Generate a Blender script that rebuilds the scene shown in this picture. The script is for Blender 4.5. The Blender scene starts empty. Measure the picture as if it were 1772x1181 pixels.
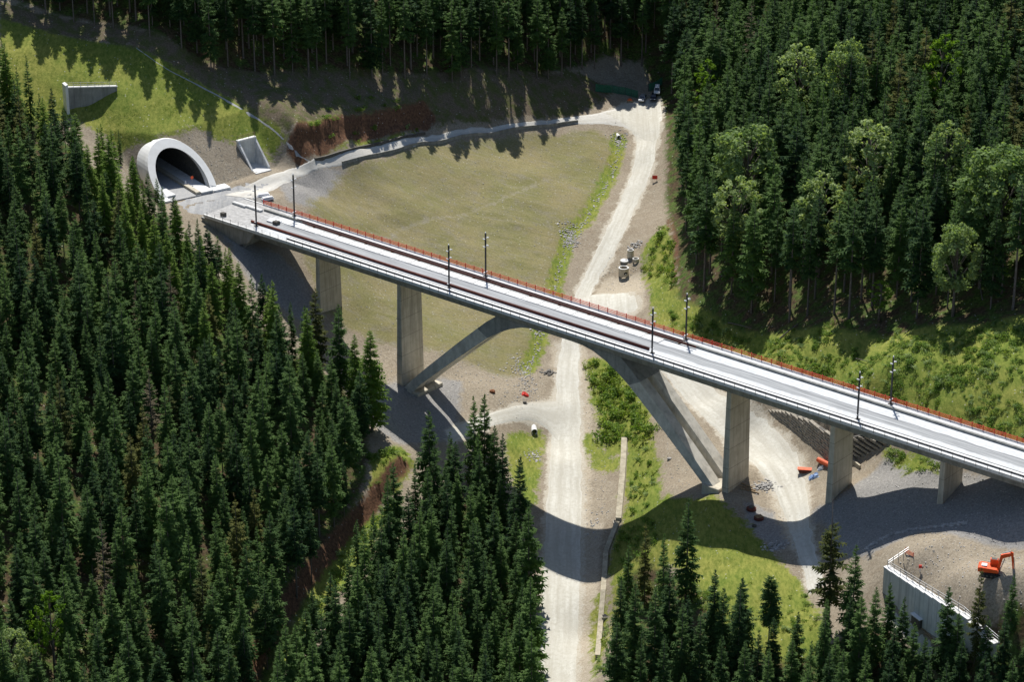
import bpy, bmesh, math, random
import numpy as np
from mathutils import Vector, Matrix
from mathutils.geometry import delaunay_2d_cdt
R = math.radians
scene = bpy.context.scene
col = scene.collection
rng = np.random.default_rng(7)
random.seed(7)

# ------------------------------------------------------------------ camera, sky, sun, exposure
F, CX, CY, CZ = 4800., 886., 590.5, 280.
PITCH = math.atan(2120 / F)
sp, cp = math.sin(PITCH), math.cos(PITCH)
cam = bpy.data.cameras.new('camera'); camo = bpy.data.objects.new('camera', cam); col.objects.link(camo)
cam.sensor_width = 36; cam.lens = F / 1772 * 36; cam.clip_start = 5; cam.clip_end = 5000
camo.location = (0, 0, CZ); camo.rotation_euler = (math.pi / 2 - PITCH, 0, 0)
scene.camera = camo

SUN_ELEV = 55.0
SUN_AZ = -3.5            # degrees the sun stands left of straight ahead
sx, sy, sz = math.sin(R(SUN_AZ)) * math.cos(R(SUN_ELEV)), math.cos(R(SUN_AZ)) * math.cos(R(SUN_ELEV)), math.sin(R(SUN_ELEV))
w = bpy.data.worlds.new('World'); scene.world = w; w.use_nodes = True
nt = w.node_tree; nt.nodes.clear()
sky = nt.nodes.new('ShaderNodeTexSky'); sky.sky_type = 'NISHITA'; sky.sun_disc = False
sky.sun_elevation = R(SUN_ELEV); sky.sun_rotation = R(SUN_AZ); sky.altitude = 600
bg = nt.nodes.new('ShaderNodeBackground'); bg.inputs[1].default_value = 0.09
wo = nt.nodes.new('ShaderNodeOutputWorld')
nt.links.new(sky.outputs[0], bg.inputs[0]); nt.links.new(bg.outputs[0], wo.inputs[0])
sl = bpy.data.lights.new('sun', 'SUN'); sl.energy = 4.7; sl.angle = R(0.5); sl.color = (1, .97, .92)
so = bpy.data.objects.new('sun', sl); col.objects.link(so); so.location = (0, 600, 400)
so.rotation_euler = Vector((-sx, -sy, -sz)).to_track_quat('-Z', 'Y').to_euler()
scene.view_settings.view_transform = 'Standard'; scene.view_settings.look = 'None'
scene.view_settings.exposure = 0.45; scene.view_settings.gamma = 1
scene.cycles.max_bounces = 6; scene.cycles.transparent_max_bounces = 4

# ------------------------------------------------------------------ geometry of the photograph
def ray(px, py):
    x = (px - CX) / F; y = (py - CY) / F
    return np.array([x, cp - y * sp, -sp - y * cp])
def at(px, py, z):
    r = ray(px, py); s = (z - CZ) / r[2]
    return np.array([r[0] * s, r[1] * s, z])
def proj(X, Y, Z):
    d = CZ - Z; zc = Y * cp + d * sp; yc = -Y * sp + d * cp
    return CX + F * X / zc, CY + F * yc / zc, zc
U = np.array([.7737, -.634]); U /= np.linalg.norm(U); V = np.array([-U[1], U[0]])
P0 = at(567, 452, 38.5)[:2]
ANG = math.atan2(U[1], U[0])
def br(t, v, z): return np.array([*(P0 + U * t + V * v), z])

# ------------------------------------------------------------------ helpers
def tag(o, label=None, cat=None, group=None, kind=None):
    if label: o['label'] = label
    if cat: o['category'] = cat
    if group: o['group'] = group
    if kind: o['kind'] = kind
    return o
def empty(name, loc, rz=0, parent=None):
    o = bpy.data.objects.new(name, None); col.objects.link(o)
    o.location = loc; o.rotation_euler = (0, 0, rz); o.empty_display_size = .5
    if parent: o.parent = parent
    return o
def mesh_obj(name, me, mat=None, parent=None, loc=None, rz=0):
    o = bpy.data.objects.new(name, me); col.objects.link(o)
    if mat and not me.materials: me.materials.append(mat)
    if parent: o.parent = parent
    if loc is not None: o.location = loc
    if rz: o.rotation_euler = (0, 0, rz)
    return o
class MB:
    def __init__(s): s.v = []; s.f = []; s.m = []; s.mi = 0
    def add(s, vs, fs):
        n = len(s.v); s.v += [tuple(map(float, p)) for p in vs]
        s.f += [tuple(i + n for i in f) for f in fs]; s.m += [s.mi] * len(fs); return s
    def box(s, x0, x1, y0, y1, z0, z1):
        return s.add([(x0,y0,z0),(x1,y0,z0),(x1,y1,z0),(x0,y1,z0),(x0,y0,z1),(x1,y0,z1),(x1,y1,z1),(x0,y1,z1)],
                     [(0,3,2,1),(4,5,6,7),(0,1,5,4),(1,2,6,5),(2,3,7,6),(3,0,4,7)])
    def obox(s, c, ax, hx, hy, hz):        # oriented box: ax = 3 unit vectors
        c = np.array(c, float); a, b, d = [np.array(q, float) for q in ax]
        vs = [c + a*i*hx + b*j*hy + d*k*hz for k in (-1,1) for (i,j) in ((-1,-1),(1,-1),(1,1),(-1,1))]
        return s.add(vs, [(0,3,2,1),(4,5,6,7),(0,1,5,4),(1,2,6,5),(2,3,7,6),(3,0,4,7)])
    def bar(s, a, b, wd, ht=None, up=(0,0,1)):
        a = np.array(a, float); b = np.array(b, float); d = b - a; L = np.linalg.norm(d); d /= L
        up = np.array(up, float)
        if abs(d @ up) > .95: up = np.array((1., 0, 0))
        n = np.cross(up, d); n /= np.linalg.norm(n); q = np.cross(d, n)
        return s.obox((a + b) / 2, (d, n, q), L / 2, wd / 2, (ht or wd) / 2)
    def tube(s, pts, rad, n=8, cap=True):
        pts = [np.array(p, float) for p in pts]
        if not hasattr(rad, '__len__'): rad = [rad] * len(pts)
        vs = []; fs = []
        for i, p in enumerate(pts):
            d = pts[min(i+1, len(pts)-1)] - pts[max(i-1, 0)]; d /= np.linalg.norm(d)
            a = np.cross(d, (0,0,1.) if abs(d[2]) < .9 else (1.,0,0)); a /= np.linalg.norm(a); b = np.cross(d, a)
            for k in range(n):
                th = 2*math.pi*k/n; vs.append(p + rad[i]*(a*math.cos(th) + b*math.sin(th)))
        for i in range(len(pts)-1):
            for k in range(n):
                fs.append((i*n+k, i*n+(k+1)%n, (i+1)*n+(k+1)%n, (i+1)*n+k))
        if cap: fs += [tuple(range(n)), tuple((len(pts)-1)*n + k for k in reversed(range(n)))]
        return s.add(vs, fs)
    def prism(s, prof, y0, y1):            # prof = list of (x,z), extruded along y
        n = len(prof)
        vs = [(x, y0, z) for x, z in prof] + [(x, y1, z) for x, z in prof]
        return s.add(vs, [tuple(range(n)), tuple(reversed(range(n, 2*n)))] + [(i, i+n, (i+1)%n+n, (i+1)%n) for i in range(n)])
    def lathe(s, prof, n=16, c=(0,0,0)):   # prof = (r,z) closed loop
        m = len(prof); vs = []; fs = []
        for k in range(n):
            th = 2*math.pi*k/n
            vs += [(c[0]+r*math.cos(th), c[1]+r*math.sin(th), c[2]+z) for r, z in prof]
        for k in range(n):
            for i in range(m):
                fs.append((k*m+i, ((k+1)%n)*m+i, ((k+1)%n)*m+(i+1)%m, k*m+(i+1)%m))
        return s.add(vs, fs)
    def mesh(s, name, mats=(), smooth=False, bevel=0):
        me = bpy.data.meshes.new(name); me.from_pydata(s.v, [], s.f); me.validate()
        bm = bmesh.new(); bm.from_mesh(me); bmesh.ops.recalc_face_normals(bm, faces=bm.faces)
        if bevel: bmesh.ops.bevel(bm, geom=bm.edges[:], offset=bevel, segments=1, affect='EDGES', clamp_overlap=True)
        bm.to_mesh(me); bm.free()
        for m in mats: me.materials.append(m)
        if len(mats) > 1 and not bevel: me.polygons.foreach_set('material_index', s.m)
        if smooth: me.polygons.foreach_set('use_smooth', [True]*len(me.polygons))
        return me
    def build(s, name, mat, parent=None, loc=None, rz=0, smooth=False, bevel=0):
        return mesh_obj(name, s.mesh(name, [mat], smooth, bevel), None, parent, loc, rz)

# ---- procedural materials
class NT:
    def __init__(s, name, rough=.85, spec=.25):
        s.mat = bpy.data.materials.new(name); s.mat.use_nodes = True; s.t = s.mat.node_tree
        s.b = s.t.nodes['Principled BSDF']; s.b.inputs['Roughness'].default_value = rough
        s.b.inputs['Specular IOR Level'].default_value = spec
    def n(s, t, **kw):
        q = s.t.nodes.new(t)
        for k, v in kw.items(): setattr(q, k, v)
        return q
    def l(s, a, b): s.t.links.new(a, b)
    def coord(s, kind='Object', scale=(1,1,1), rot=(0,0,0)):
        if kind == 'UV': o = s.n('ShaderNodeTexCoord').outputs['UV']
        elif kind == 'World': o = s.n('ShaderNodeNewGeometry').outputs['Position']
        else: o = s.n('ShaderNodeTexCoord').outputs[kind]
        m = s.n('ShaderNodeMapping'); m.inputs['Scale'].default_value = scale; m.inputs['Rotation'].default_value = rot
        s.l(o, m.inputs[0]); return m.outputs[0]
    def noise(s, vec, scale, detail=4, rough=.6, dist=0):
        q = s.n('ShaderNodeTexNoise'); q.inputs['Scale'].default_value = scale; q.inputs['Detail'].default_value = detail
        q.inputs['Roughness'].default_value = rough; q.inputs['Distortion'].default_value = dist
        s.l(vec, q.inputs['Vector']); return q.outputs[0]
    def ramp(s, fac, stops, interp='LINEAR'):
        q = s.n('ShaderNodeValToRGB'); e = q.color_ramp.elements; q.color_ramp.interpolation = interp
        while len(e) < len(stops): e.new(.5)
        for i, (p, c) in enumerate(stops):
            e[i].position = p; e[i].color = (*c, 1) if hasattr(c, '__len__') else (c, c, c, 1)
        s.l(fac, q.inputs[0]); return q.outputs[0]
    def mix(s, fac, a, b, mode='MIX'):
        q = s.n('ShaderNodeMix', data_type='RGBA', blend_type=mode)
        for inp, x in ((q.inputs[0], fac), (q.inputs[6], a), (q.inputs[7], b)):
            if hasattr(x, 'is_output') or hasattr(x, 'links'): s.l(x, inp)
            elif hasattr(x, '__len__'): inp.default_value = (*x[:3], 1)
            else: inp.default_value = x
        return q.outputs[2]
    def math(s, op, a, b=0., c=0.):
        q = s.n('ShaderNodeMath', operation=op)
        for i, x in enumerate((a, b, c)):
            if hasattr(x, 'links'): s.l(x, q.inputs[i])
            else: q.inputs[i].default_value = x
        return q.outputs[0]
    def attr(s, name):
        return s.n('ShaderNodeAttribute', attribute_name=name).outputs['Fac']
    def bump(s, h, strength=.5, dist=.1):
        q = s.n('ShaderNodeBump'); q.inputs['Strength'].default_value = strength; q.inputs['Distance'].default_value = dist
        s.l(h, q.inputs['Height']); s.l(q.outputs[0], s.b.inputs['Normal'])
    def color(s, c):
        if hasattr(c, 'links'): s.l(c, s.b.inputs['Base Color'])
        else: s.b.inputs['Base Color'].default_value = (*c, 1)
        return s.mat
def speck_mat(name, c1, c2, scale=1.2, rough=.85, spec=.25, metal=0, bumpd=0, streak=None):
    t = NT(name, rough, spec); v = t.coord('Object')
    n1 = t.noise(v, scale, 6, .65)
    c = t.mix(t.ramp(n1, [(.35, 0.), (.65, 1.)]), c1, c2)
    if streak:
        v2 = t.coord('Object', streak)
        c = t.mix(t.math('MULTIPLY', t.ramp(t.noise(v2, 1., 5, .7), [(.46, 0.), (.66, 1.)]), .6), c, tuple(x*.5 for x in c1))
    t.b.inputs['Metallic'].default_value = metal
    if bumpd: t.bump(t.noise(v, scale*6, 3), .4, bumpd)
    return t.color(c)
M = {}
M['concrete'] = speck_mat('weathered concrete', (.42,.375,.29), (.54,.49,.39), .35, streak=(1.2,1.2,.06), bumpd=.02)
M['girder'] = speck_mat('girder concrete', (.22,.22,.20), (.31,.305,.28), .5, streak=(.9,.9,.1), bumpd=.01)
M['pale'] = speck_mat('pale new concrete', (.60,.595,.57), (.72,.715,.69), .6, streak=(.6,.6,.2))
M['portal'] = speck_mat('portal concrete', (.68,.67,.63), (.78,.77,.74), .4)
M['ribc'] = speck_mat('pale arch concrete', (.50,.47,.40), (.60,.57,.50), .4, streak=(.5,.5,.3), bumpd=.01)
M['panelc'] = speck_mat('panel concrete', (.56,.55,.50), (.66,.65,.60), .5, streak=(1.5,1.5,.05))
M['rough'] = speck_mat('rough wall concrete', (.32,.28,.2), (.44,.39,.29), .9, streak=(1,1,.15), bumpd=.05)
M['dark'] = speck_mat('black shade fill', (.012,.012,.014), (.02,.02,.02), 1)  # near-black colour put where openings show only shade
M['rust'] = speck_mat('rusty rail steel', (.085,.022,.014), (.14,.045,.03), 1.5, .7)
M['mast'] = speck_mat('dark mast steel', (.035,.037,.042), (.06,.06,.065), 2, .5, .4, .3)
M['white'] = speck_mat('white paint', (.72,.72,.72), (.82,.82,.82), 1, .5)
M['red'] = speck_mat('red painted steel', (.55,.03,.02), (.68,.06,.035), 1.5, .5)
M['orange'] = speck_mat('orange safety net', (.62,.12,.05), (.72,.17,.07), 2, .8)
M['galv'] = speck_mat('galvanised rail', (.35,.36,.37), (.46,.47,.48), 2, .45, .5, .5)
M['stone'] = speck_mat('pale stone', (.22,.21,.19), (.48,.46,.43), .9, .9, bumpd=.03)
M['stonedark'] = speck_mat('dark stone', (.10,.095,.085), (.26,.24,.21), .9, .9, bumpd=.03)
M['blockstone'] = speck_mat('grey brown block stone', (.19,.17,.135), (.36,.325,.27), 1.3, .9, bumpd=.03)
M['timber'] = speck_mat('weathered timber', (.20,.13,.07), (.34,.25,.15), 2, .9)
M['rubber'] = speck_mat('black rubber', (.015,.015,.016), (.03,.03,.03), 2, .8)
M['glass'] = speck_mat('tinted glass', (.02,.025,.03), (.03,.035,.045), 1, .08, .6)
M['silver'] = speck_mat('silver car paint', (.42,.43,.45), (.48,.49,.5), 1, .3, .5, .6)
M['navy'] = speck_mat('dark blue car paint', (.012,.016,.035), (.02,.024,.045), 1, .25, .6)
M['diggerred'] = speck_mat('orange red digger paint', (.70,.075,.012), (.78,.11,.02), .9, .4, .4)
M['grime'] = speck_mat('grimy steel', (.06,.055,.05), (.13,.12,.10), 2, .7)
M['blue'] = speck_mat('blue plastic sheet', (.10,.22,.50), (.55,.65,.78), 1.6, .5)
M['green_net'] = speck_mat('green net', (.01,.10,.065), (.02,.15,.09), 1.5, .8)
M['bark'] = speck_mat('spruce bark', (.085,.07,.058), (.17,.145,.125), 3, .95, bumpd=.02)
M['soilred'] = speck_mat('red brown clay', (.16,.065,.03), (.27,.12,.06), .7, .95, bumpd=.1)
M['tank'] = speck_mat('orange red tank paint', (.60,.10,.035), (.70,.15,.06), 1.5, .5)

def leaf_mat(name, c1, c2, trans=.3, tint=(.5, .9, .2), dens=.7):
    t = NT(name, .75, .06)
    info = t.n('ShaderNodeObjectInfo')
    v = t.coord('Object')
    n1 = t.noise(v, dens, 3)
    f = t.math('ADD', t.math('MULTIPLY', t.ramp(n1, [(.36, 0.), (.64, 1.)]), .65), t.math('MULTIPLY', t.math('SUBTRACT', info.outputs['Random'], .2), .7))
    c = t.mix(f, c1, c2)
    t.color(c)
    tr = t.n('ShaderNodeBsdfTranslucent'); t.l(t.mix(1., c, tint, 'MULTIPLY'), tr.inputs[0])
    ms = t.n('ShaderNodeMixShader'); ms.inputs[0].default_value = trans
    out = t.t.nodes['Material Output']
    t.l(t.b.outputs[0], ms.inputs[1]); t.l(tr.outputs[0], ms.inputs[2]); t.l(ms.outputs[0], out.inputs[0])
    return t.mat
M['spruce'] = leaf_mat('spruce needles', (.014,.04,.02), (.11,.18,.052), .42, (1.3,1.6,.55), 1.1)
M['spruce_brown'] = leaf_mat('brownish spruce needles', (.035,.052,.018), (.14,.145,.04), .34, (1.4,1.3,.5))
M['larch'] = leaf_mat('larch needles', (.095,.165,.03), (.20,.28,.06), .45, (1.3,1.5,.5))
M['leafpale'] = leaf_mat('pale broadleaf', (.14,.215,.075), (.30,.37,.17), .43, (1.3,1.35,.6))
M['leafbright'] = leaf_mat('fresh broadleaf', (.09,.17,.018), (.17,.27,.035), .4, (1.3,1.4,.5))
M['shrub'] = leaf_mat('shrub leaves', (.085,.155,.03), (.20,.28,.07), .4, (1.3,1.4,.5), 1.5)
M['weeds'] = leaf_mat('weeds', (.11,.17,.03), (.22,.27,.06), .4, (1.3,1.4,.5), 1.5)

# ------------------------------------------------------------------ terrain
def vr(px, py):        # a point on the plane the valley road climbs (12 %)
    r = ray(px, py); a, b = .12, -2 - .12*520
    off = 0.
    for _ in range(6):
        s = (b - off - CZ) / (r[2] - a*r[1]); off = 1.8*min(1, max(0, (700 - r[1]*s)/100))
    return np.array([r[0]*s, r[1]*s, CZ + r[2]*s])
pts = []
for x, y in ((965,1181),(968,1050),(975,930),(980,800),(983,700),(980,610),(1006,510),(1043,435),(1082,355),(1110,290),(1118,240),(1105,212),
             (930,1120),(1006,1120),(940,860),(1012,860),(958,680),(1006,680),(1000,1000),(1128,175),(1085,185),(1035,990),(1036,1100),(1040,700),(1035,800)):
    pts.append(vr(x, y))
for x, y, z in ((895,712,5.4),(860,718,6.2),(922,757,1.2),(900,770,2.4),(925,800,.7),(885,830,.9),
    (700,690,10.8),(660,735,11),(730,660,10.6),(780,680,9.6),(850,655,8.8),(640,640,14),(600,590,17.5),(567,545,22.),(540,560,22),(500,540,25),
    (700,760,9.5),(690,800,9.5),(760,730,8.6),(930,650,6.8),(880,620,9),(760,600,13.8),(850,545,13),(800,480,17.3),(700,480,20.3),(650,430,24.3),(700,350,27.8),(800,350,24),(900,300,24.2),(900,420,17.5),
    (600,400,29.5),(560,360,34),(520,330,37.7),(640,300,33.5),(750,270,31),(1040,260,22.2),(1000,380,17.4),(960,470,13.6),(925,585,9.9),
    (370,338,40),(330,348,40),(430,335,40),(400,318,40.),(480,310,39.6),(560,283,38.3),(650,260,35.8),(750,238,32.8),(850,224,29.9),(950,213,27.3),(1010,208,25.9),(1060,205,25.2),
    (450,300,40.6),(500,285,40.8),(540,255,43),(600,235,41.5),(480,225,49.2),(560,200,46.3),(560,140,50.5),(640,195,42.5),(700,205,39),(700,140,45),(800,190,36),(850,140,39.5),(930,180,31.5),(1000,150,31),(1000,185,27.5),
    (300,238,51),(240,235,51),(300,150,58),(400,170,54.5),(400,240,49.5),(150,60,66.5),(300,60,66),(60,110,64),(200,165,57.5),(120,200,54.5),(150,170,57),(400,120,57),(400,20,66),(560,60,58),(700,20,52),(850,20,47.5),(1000,20,44.5),(1100,100,32.5),(1120,20,42),(1050,140,29),
    (1150,350,19.5),(1152,270,24.),(1160,210,27),(1110,480,12.6),(1060,515,11.8),(1080,460,13.2),(1085,545,12),(1150,440,18.5),(1190,420,23),(1200,520,20),(1250,530,22.5),(1400,565,31),(1550,575,38.5),(1700,560,46),(1350,625,26.5),(1500,665,34),(1650,690,39),(1750,745,38.8),(1240,580,18),
    (1150,650,11.6),(1090,590,11),(1230,690,12.8),(1300,740,14),(1340,810,14.6),(1390,900,14.2),(1405,954,14.4),(1420,1000,13.6),(1300,830,13.8),(1380,790,16),(1200,760,11.6),(1160,720,10.6),
    (1254,852,12.9),(1290,815,14.6),(1434,868,19.0),(1472,838,20.8),(1624,870,27.2),(1660,835,29.2),(1500,870,21.8),(1410,870,16.2),(1560,860,25),(1700,860,30.5),(1550,800,25.5),(1480,770,23),
    (1648,920,27.5),(1600,890,25.3),(1500,930,19.8),(1450,960,16.6),(1540,955,22.4),(1500,1000,18.),(1575,965,24.6),(1725,985,28),(1740,950,28.5),(1772,1090,28),(1650,1000,27.0),(1690,1060,27.2),(1772,900,32),
    (1232,850,11.8),(1190,830,9.6),(1150,850,8.2),(1130,770,7.8),(1100,700,7.8),(1075,640,8.4),(1095,800,4.9),(1090,860,3.4),(1130,940,7.8),(1212,943,10.4),(1300,1000,11.6),(1380,1080,11.2),(1320,920,12.4),(1270,900,12),(1250,1060,9),(1180,1080,6.5),(1100,1100,2.2),(1075,980,.9),(1070,1140,-.8),
    (1500,1100,13.2),(1560,1070,16.6)):
    pts.append(at(x, y, z))
for p in ((-51,463,4),(-60,461,8.5),(-25,548,9.3),(-36,546,12.5),(-38,505,6.5),(-47,503,10.5),(-100,470,30),(-150,470,52),(-100,400,24),(-150,400,46),(-60,400,2),(-100,540,35),(-140,560,57),(-60,540,22.5),(-60,585,27.5),
    (-75,600,36),(-100,600,47),(-130,640,62),(-92,622,43.5),(-20,480,-3.8),(-14,522,0),(-30,530,6),(-10,440,-9),(-30,420,-7),(-45,440,1),(-82,575,33),
    (0,400,-17),(20,440,-9),(40,400,-9),(40,440,-3),(60,440,5),(10,300,-28),(-150,300,40),(150,300,25),(80,425,10),(110,425,17),(115,440,24),(140,470,47),(160,520,66),
    (75.5,464,16.6),(79,456,16.2),(84,447,15.8),(70,462,15.8),
    (45,700,25.5),(62,700,34),(90,700,50),(130,700,70),(60,620,31),(100,560,47.5),(130,560,62),(130,640,68),(60,760,36),(100,780,60),(150,780,85),(90,630,47),
    (0,1000,78),(-200,800,115),(200,1000,140),(-220,600,95),(220,600,108),(220,450,88),(-300,300,80),(300,300,90),(0,150,-46),(0,1500,180),(500,1500,240),(-500,1500,240),(-600,700,200),(600,700,220),(-500,0,60),(500,0,60),(0,-200,-70),(-50,760,62),(30,800,48)):
    pts.append(np.array(p, float))
pts = np.array(pts)
def rbf_fit(p, z, lam):
    s = 100.; q = p / s; n = len(q)
    d2 = ((q[:,None]-q[None])**2).sum(-1); K = np.where(d2 > 0, .5*d2*np.log(d2+1e-20), 0)
    A = np.zeros((n+3, n+3)); A[:n,:n] = K + lam*np.eye(n); A[:n,n] = 1; A[:n,n+1:] = q; A[n,:n] = 1; A[n+1:,:n] = q.T
    c = np.linalg.solve(A, np.concatenate([z, [0,0,0]]))
    def f(X, Y):
        out = np.zeros(X.shape); qx, qy = X/s, Y/s
        out += c[n] + c[n+1]*qx + c[n+2]*qy
        for i in range(n):
            d2 = (qx-q[i,0])**2 + (qy-q[i,1])**2
            out += c[i]*.5*d2*np.log(d2+1e-12)
        return out
    return f
ground_f = rbf_fit(pts[:, :2], pts[:, 2], 2e-4)
def axis(lo, hi, step, far_lo, far_hi):
    a = list(np.arange(lo, hi+1e-6, step)); g = step
    while a[-1] < far_hi: g *= 1.25; a.append(a[-1]+g)
    g = step; b = []
    x = lo
    while x > far_lo: g *= 1.25; x -= g; b.append(x)
    return np.array(b[::-1] + a)
GX = axis(-150, 150, 1.25, -1100, 1100); GY = axis(385, 800, 1.25, -150, 1700)
GX = np.unique(np.r_[GX, np.arange(-92, -50, .5)]); GY = np.unique(np.r_[GY, np.arange(622, 668, .5)])
GX = GX[np.r_[True, np.diff(GX) > .1]]; GY = GY[np.r_[True, np.diff(GY) > .1]]
XX, YY = np.meshgrid(GX, GY)
def vnoise(X, Y, sc, seed):
    x = X/sc; y = Y/sc; xi = np.floor(x).astype(int); yi = np.floor(y).astype(int); fx = x-xi; fy = y-yi
    fx = fx*fx*(3-2*fx); fy = fy*fy*(3-2*fy)
    def h(a, b):
        n = (a*374761393 + b*668265263 + seed*2147483647) & 0xffffffff
        n = ((n ^ (n >> 13))*1274126177) & 0xffffffff
        return ((n ^ (n >> 16)) & 0xffff)/65535.
    return (h(xi,yi)*(1-fx)+h(xi+1,yi)*fx)*(1-fy) + (h(xi,yi+1)*(1-fx)+h(xi+1,yi+1)*fx)*fy
ZZ = ground_f(XX, YY)
def zat(X, Y):
    X = np.atleast_1d(np.asarray(X, float)); Y = np.atleast_1d(np.asarray(Y, float))
    i = np.clip(np.searchsorted(GX, X)-1, 0, len(GX)-2); j = np.clip(np.searchsorted(GY, Y)-1, 0, len(GY)-2)
    fx = (X-GX[i])/(GX[i+1]-GX[i]); fy = (Y-GY[j])/(GY[j+1]-GY[j])
    a, b, c, d = ZZ[j,i], ZZ[j,i+1], ZZ[j+1,i], ZZ[j+1,i+1]
    # same triangles as the mesh (diagonal a-d)
    return np.where(fx >= fy, a + (b-a)*fx + (d-b)*fy, a + (d-c)*fx + (c-a)*fy)
def z1(X, Y): return float(zat(X, Y)[0])
S_ = np.arange(380, 1100, .5)
def hit(px, py, lift=0.):
    r = ray(px, py); X = r[0]*S_; Y = r[1]*S_; Z = CZ + r[2]*S_
    g = zat(X, Y) + lift; k = np.argmax(Z <= g)
    if k == 0: k = len(S_)-1
    d0 = Z[k-1]-g[k-1]; d1 = g[k]-Z[k]; t = d0/(d0+d1+1e-9); s = S_[k-1] + .5*t
    return np.array([r[0]*s, r[1]*s, CZ + r[2]*s])
def hits(ps): return np.array([hit(*p) for p in ps])
def sd_poly(X, Y, poly):       # signed distance, positive inside
    n = len(poly); d = np.full(X.shape, 1e9); ins = np.zeros(X.shape, bool)
    for i in range(n):
        a = poly[i]; b = poly[(i+1) % n]; ex, ey = b[0]-a[0], b[1]-a[1]
        wx, wy = X-a[0], Y-a[1]; t = np.clip((wx*ex+wy*ey)/(ex*ex+ey*ey+1e-9), 0, 1)
        d = np.minimum(d, np.hypot(wx-ex*t, wy-ey*t))
        c = ((a[1] <= Y) & (b[1] > Y)) | ((b[1] <= Y) & (a[1] > Y))
        with np.errstate(divide='ignore', invalid='ignore'):
            xi = a[0] + (Y-a[1])/(b[1]-a[1])*ex if b[1] != a[1] else np.full(X.shape, 1e9)
        ins ^= c & (X < xi)
    return np.where(ins, d, -d)
def sd_line(X, Y, line):
    d = np.full(X.shape, 1e9)
    for a, b in zip(line[:-1], line[1:]):
        ex, ey = b[0]-a[0], b[1]-a[1]; wx, wy = X-a[0], Y-a[1]
        t = np.clip((wx*ex+wy*ey)/(ex*ex+ey*ey+1e-9), 0, 1); d = np.minimum(d, np.hypot(wx-ex*t, wy-ey*t))
    return d
def wpoly(px, extra=(), first=()):
    return np.array([tuple(p[:2]) for p in first] + [tuple(hit(*p)[:2]) for p in px] + [tuple(p) for p in extra])

# forest areas (ground outline)
P_LEFT = wpoly([(455,1181),(515,1060),(580,940),(632,850),(640,790),(632,735),(588,662),(490,608),(432,548),(372,474),(305,402),(235,345),(155,290),(90,225),(30,190),(0,175)], [(-165,655),(-190,640),(-190,360),(-62,360)])
P_MID = wpoly([(735,880),(800,858),(850,852),(886,930),(905,1020),(911,1100),(915,1181)], [(-1,400),(-48,400)], )
P_MID = np.vstack([P_MID, wpoly([(505,1190),(575,1080),(648,985),(702,905)])])
P_RIGHT = wpoly([(1172,200),(1172,330),(1188,420),(1196,505),(1260,528),(1400,556),(1550,566),(1700,552),(1772,535)], [(175,520),(220,820),(60,870),(38,800),(40,770)])
P_BACK = wpoly([(0,-5),(230,55),(330,112),(450,142),(600,150),(700,146),(800,143),(900,140),(1000,130),(1050,112),(1150,106)], [(45,800),(60,880),(-210,860),(-210,720)])
P_LOW = wpoly([(1082,1010),(1120,990),(1190,1010),(1230,1080),(1290,1130),(1370,1160),(1440,1120),(1500,1090)], [(80,446),(108,440),(112,405),(20,405),(24,455)])

# the clay cut on the left: a real step in the ground
clay_px = [(700,800),(660,845),(600,915),(545,985),(490,1060),(445,1140),(425,1190)]
clay = hits(clay_px)[:, :2]
dcl = sd_line(XX, YY, clay)
sidev = np.zeros(XX.shape)
for a, b in zip(clay[:-1], clay[1:]):
    pass
mid_line = np.interp(YY, clay[::-1, 1], clay[::-1, 0])
inrange = (YY > clay[:,1].min()-4) & (YY < clay[:,1].max()+2)
ZZ += np.where(inrange, 1.6*np.tanh(-(XX-mid_line)/1.3)*np.exp(-(dcl/6)**2), 0)
# red cut bank over the upper road
cut_px = [(512,238),(560,228),(620,215),(690,200),(740,190)]
cut = hits(cut_px)[:, :2]
dcut = sd_line(XX, YY, cut); yc_ = np.interp(XX, cut[:,0], cut[:,1])
ZZ += np.where((XX > cut[0,0]) & (XX < cut[-1,0]), 1.3*np.tanh((YY-yc_)/1.0)*np.exp(-(dcut/5)**2), 0)
# roughness of natural ground, none on roads
flat = np.minimum(1, np.clip(sd_line(XX, YY, hits([(965,1181),(975,930),(983,700),(980,610),(1006,510),(1043,435),(1110,290),(1115,240)])[:, :2])/9 - .7, 0, 1))
fl2 = np.clip(sd_line(XX, YY, hits([(330,345),(430,330),(560,280),(750,238),(950,212),(1080,200),(1130,190)])[:, :2])/6 - .6, 0, 1)
fl3 = np.clip(sd_line(XX, YY, hits([(1150,645),(1230,700),(1310,760),(1360,850),(1395,950)])[:, :2])/6 - .6, 0, 1)
# drainage ditch
ditch_px = [(1072,238),(1066,275),(1042,330),(1012,380),(982,408),(975,440),(962,490),(945,545),(930,600),(912,640)]
ditch = hits(ditch_px)[:, :2]
dd = sd_line(XX, YY, ditch); ZZ -= .7*np.exp(-(dd/1.6)**2)
rough = (vnoise(XX,YY,9,1)-.5)*.7 + (vnoise(XX,YY,4,2)-.5)*.35 + (vnoise(XX,YY,2.2,3)-.5)*.22
ZZ += rough*flat*fl2*fl3
# spoil and mound relief in the lower right
ZZ += .5*np.exp(-(sd_line(XX, YY, hits([(1590,960),(1640,935),(1648,925),(1690,975),(1720,1010)])[:, :2])/3)**2)
road_core = hits([(1385,790),(1400,850)])
fl_deck = ((XX-P0[0])*U[0] + (YY-P0[1])*U[1]); fl_v = ((XX-P0[0])*V[0] + (YY-P0[1])*V[1])
ZZ = np.where((fl_deck > -60) & (fl_deck < 215) & (fl_v > -3) & (fl_v < 17), np.minimum(ZZ, 39.6), ZZ)

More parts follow.
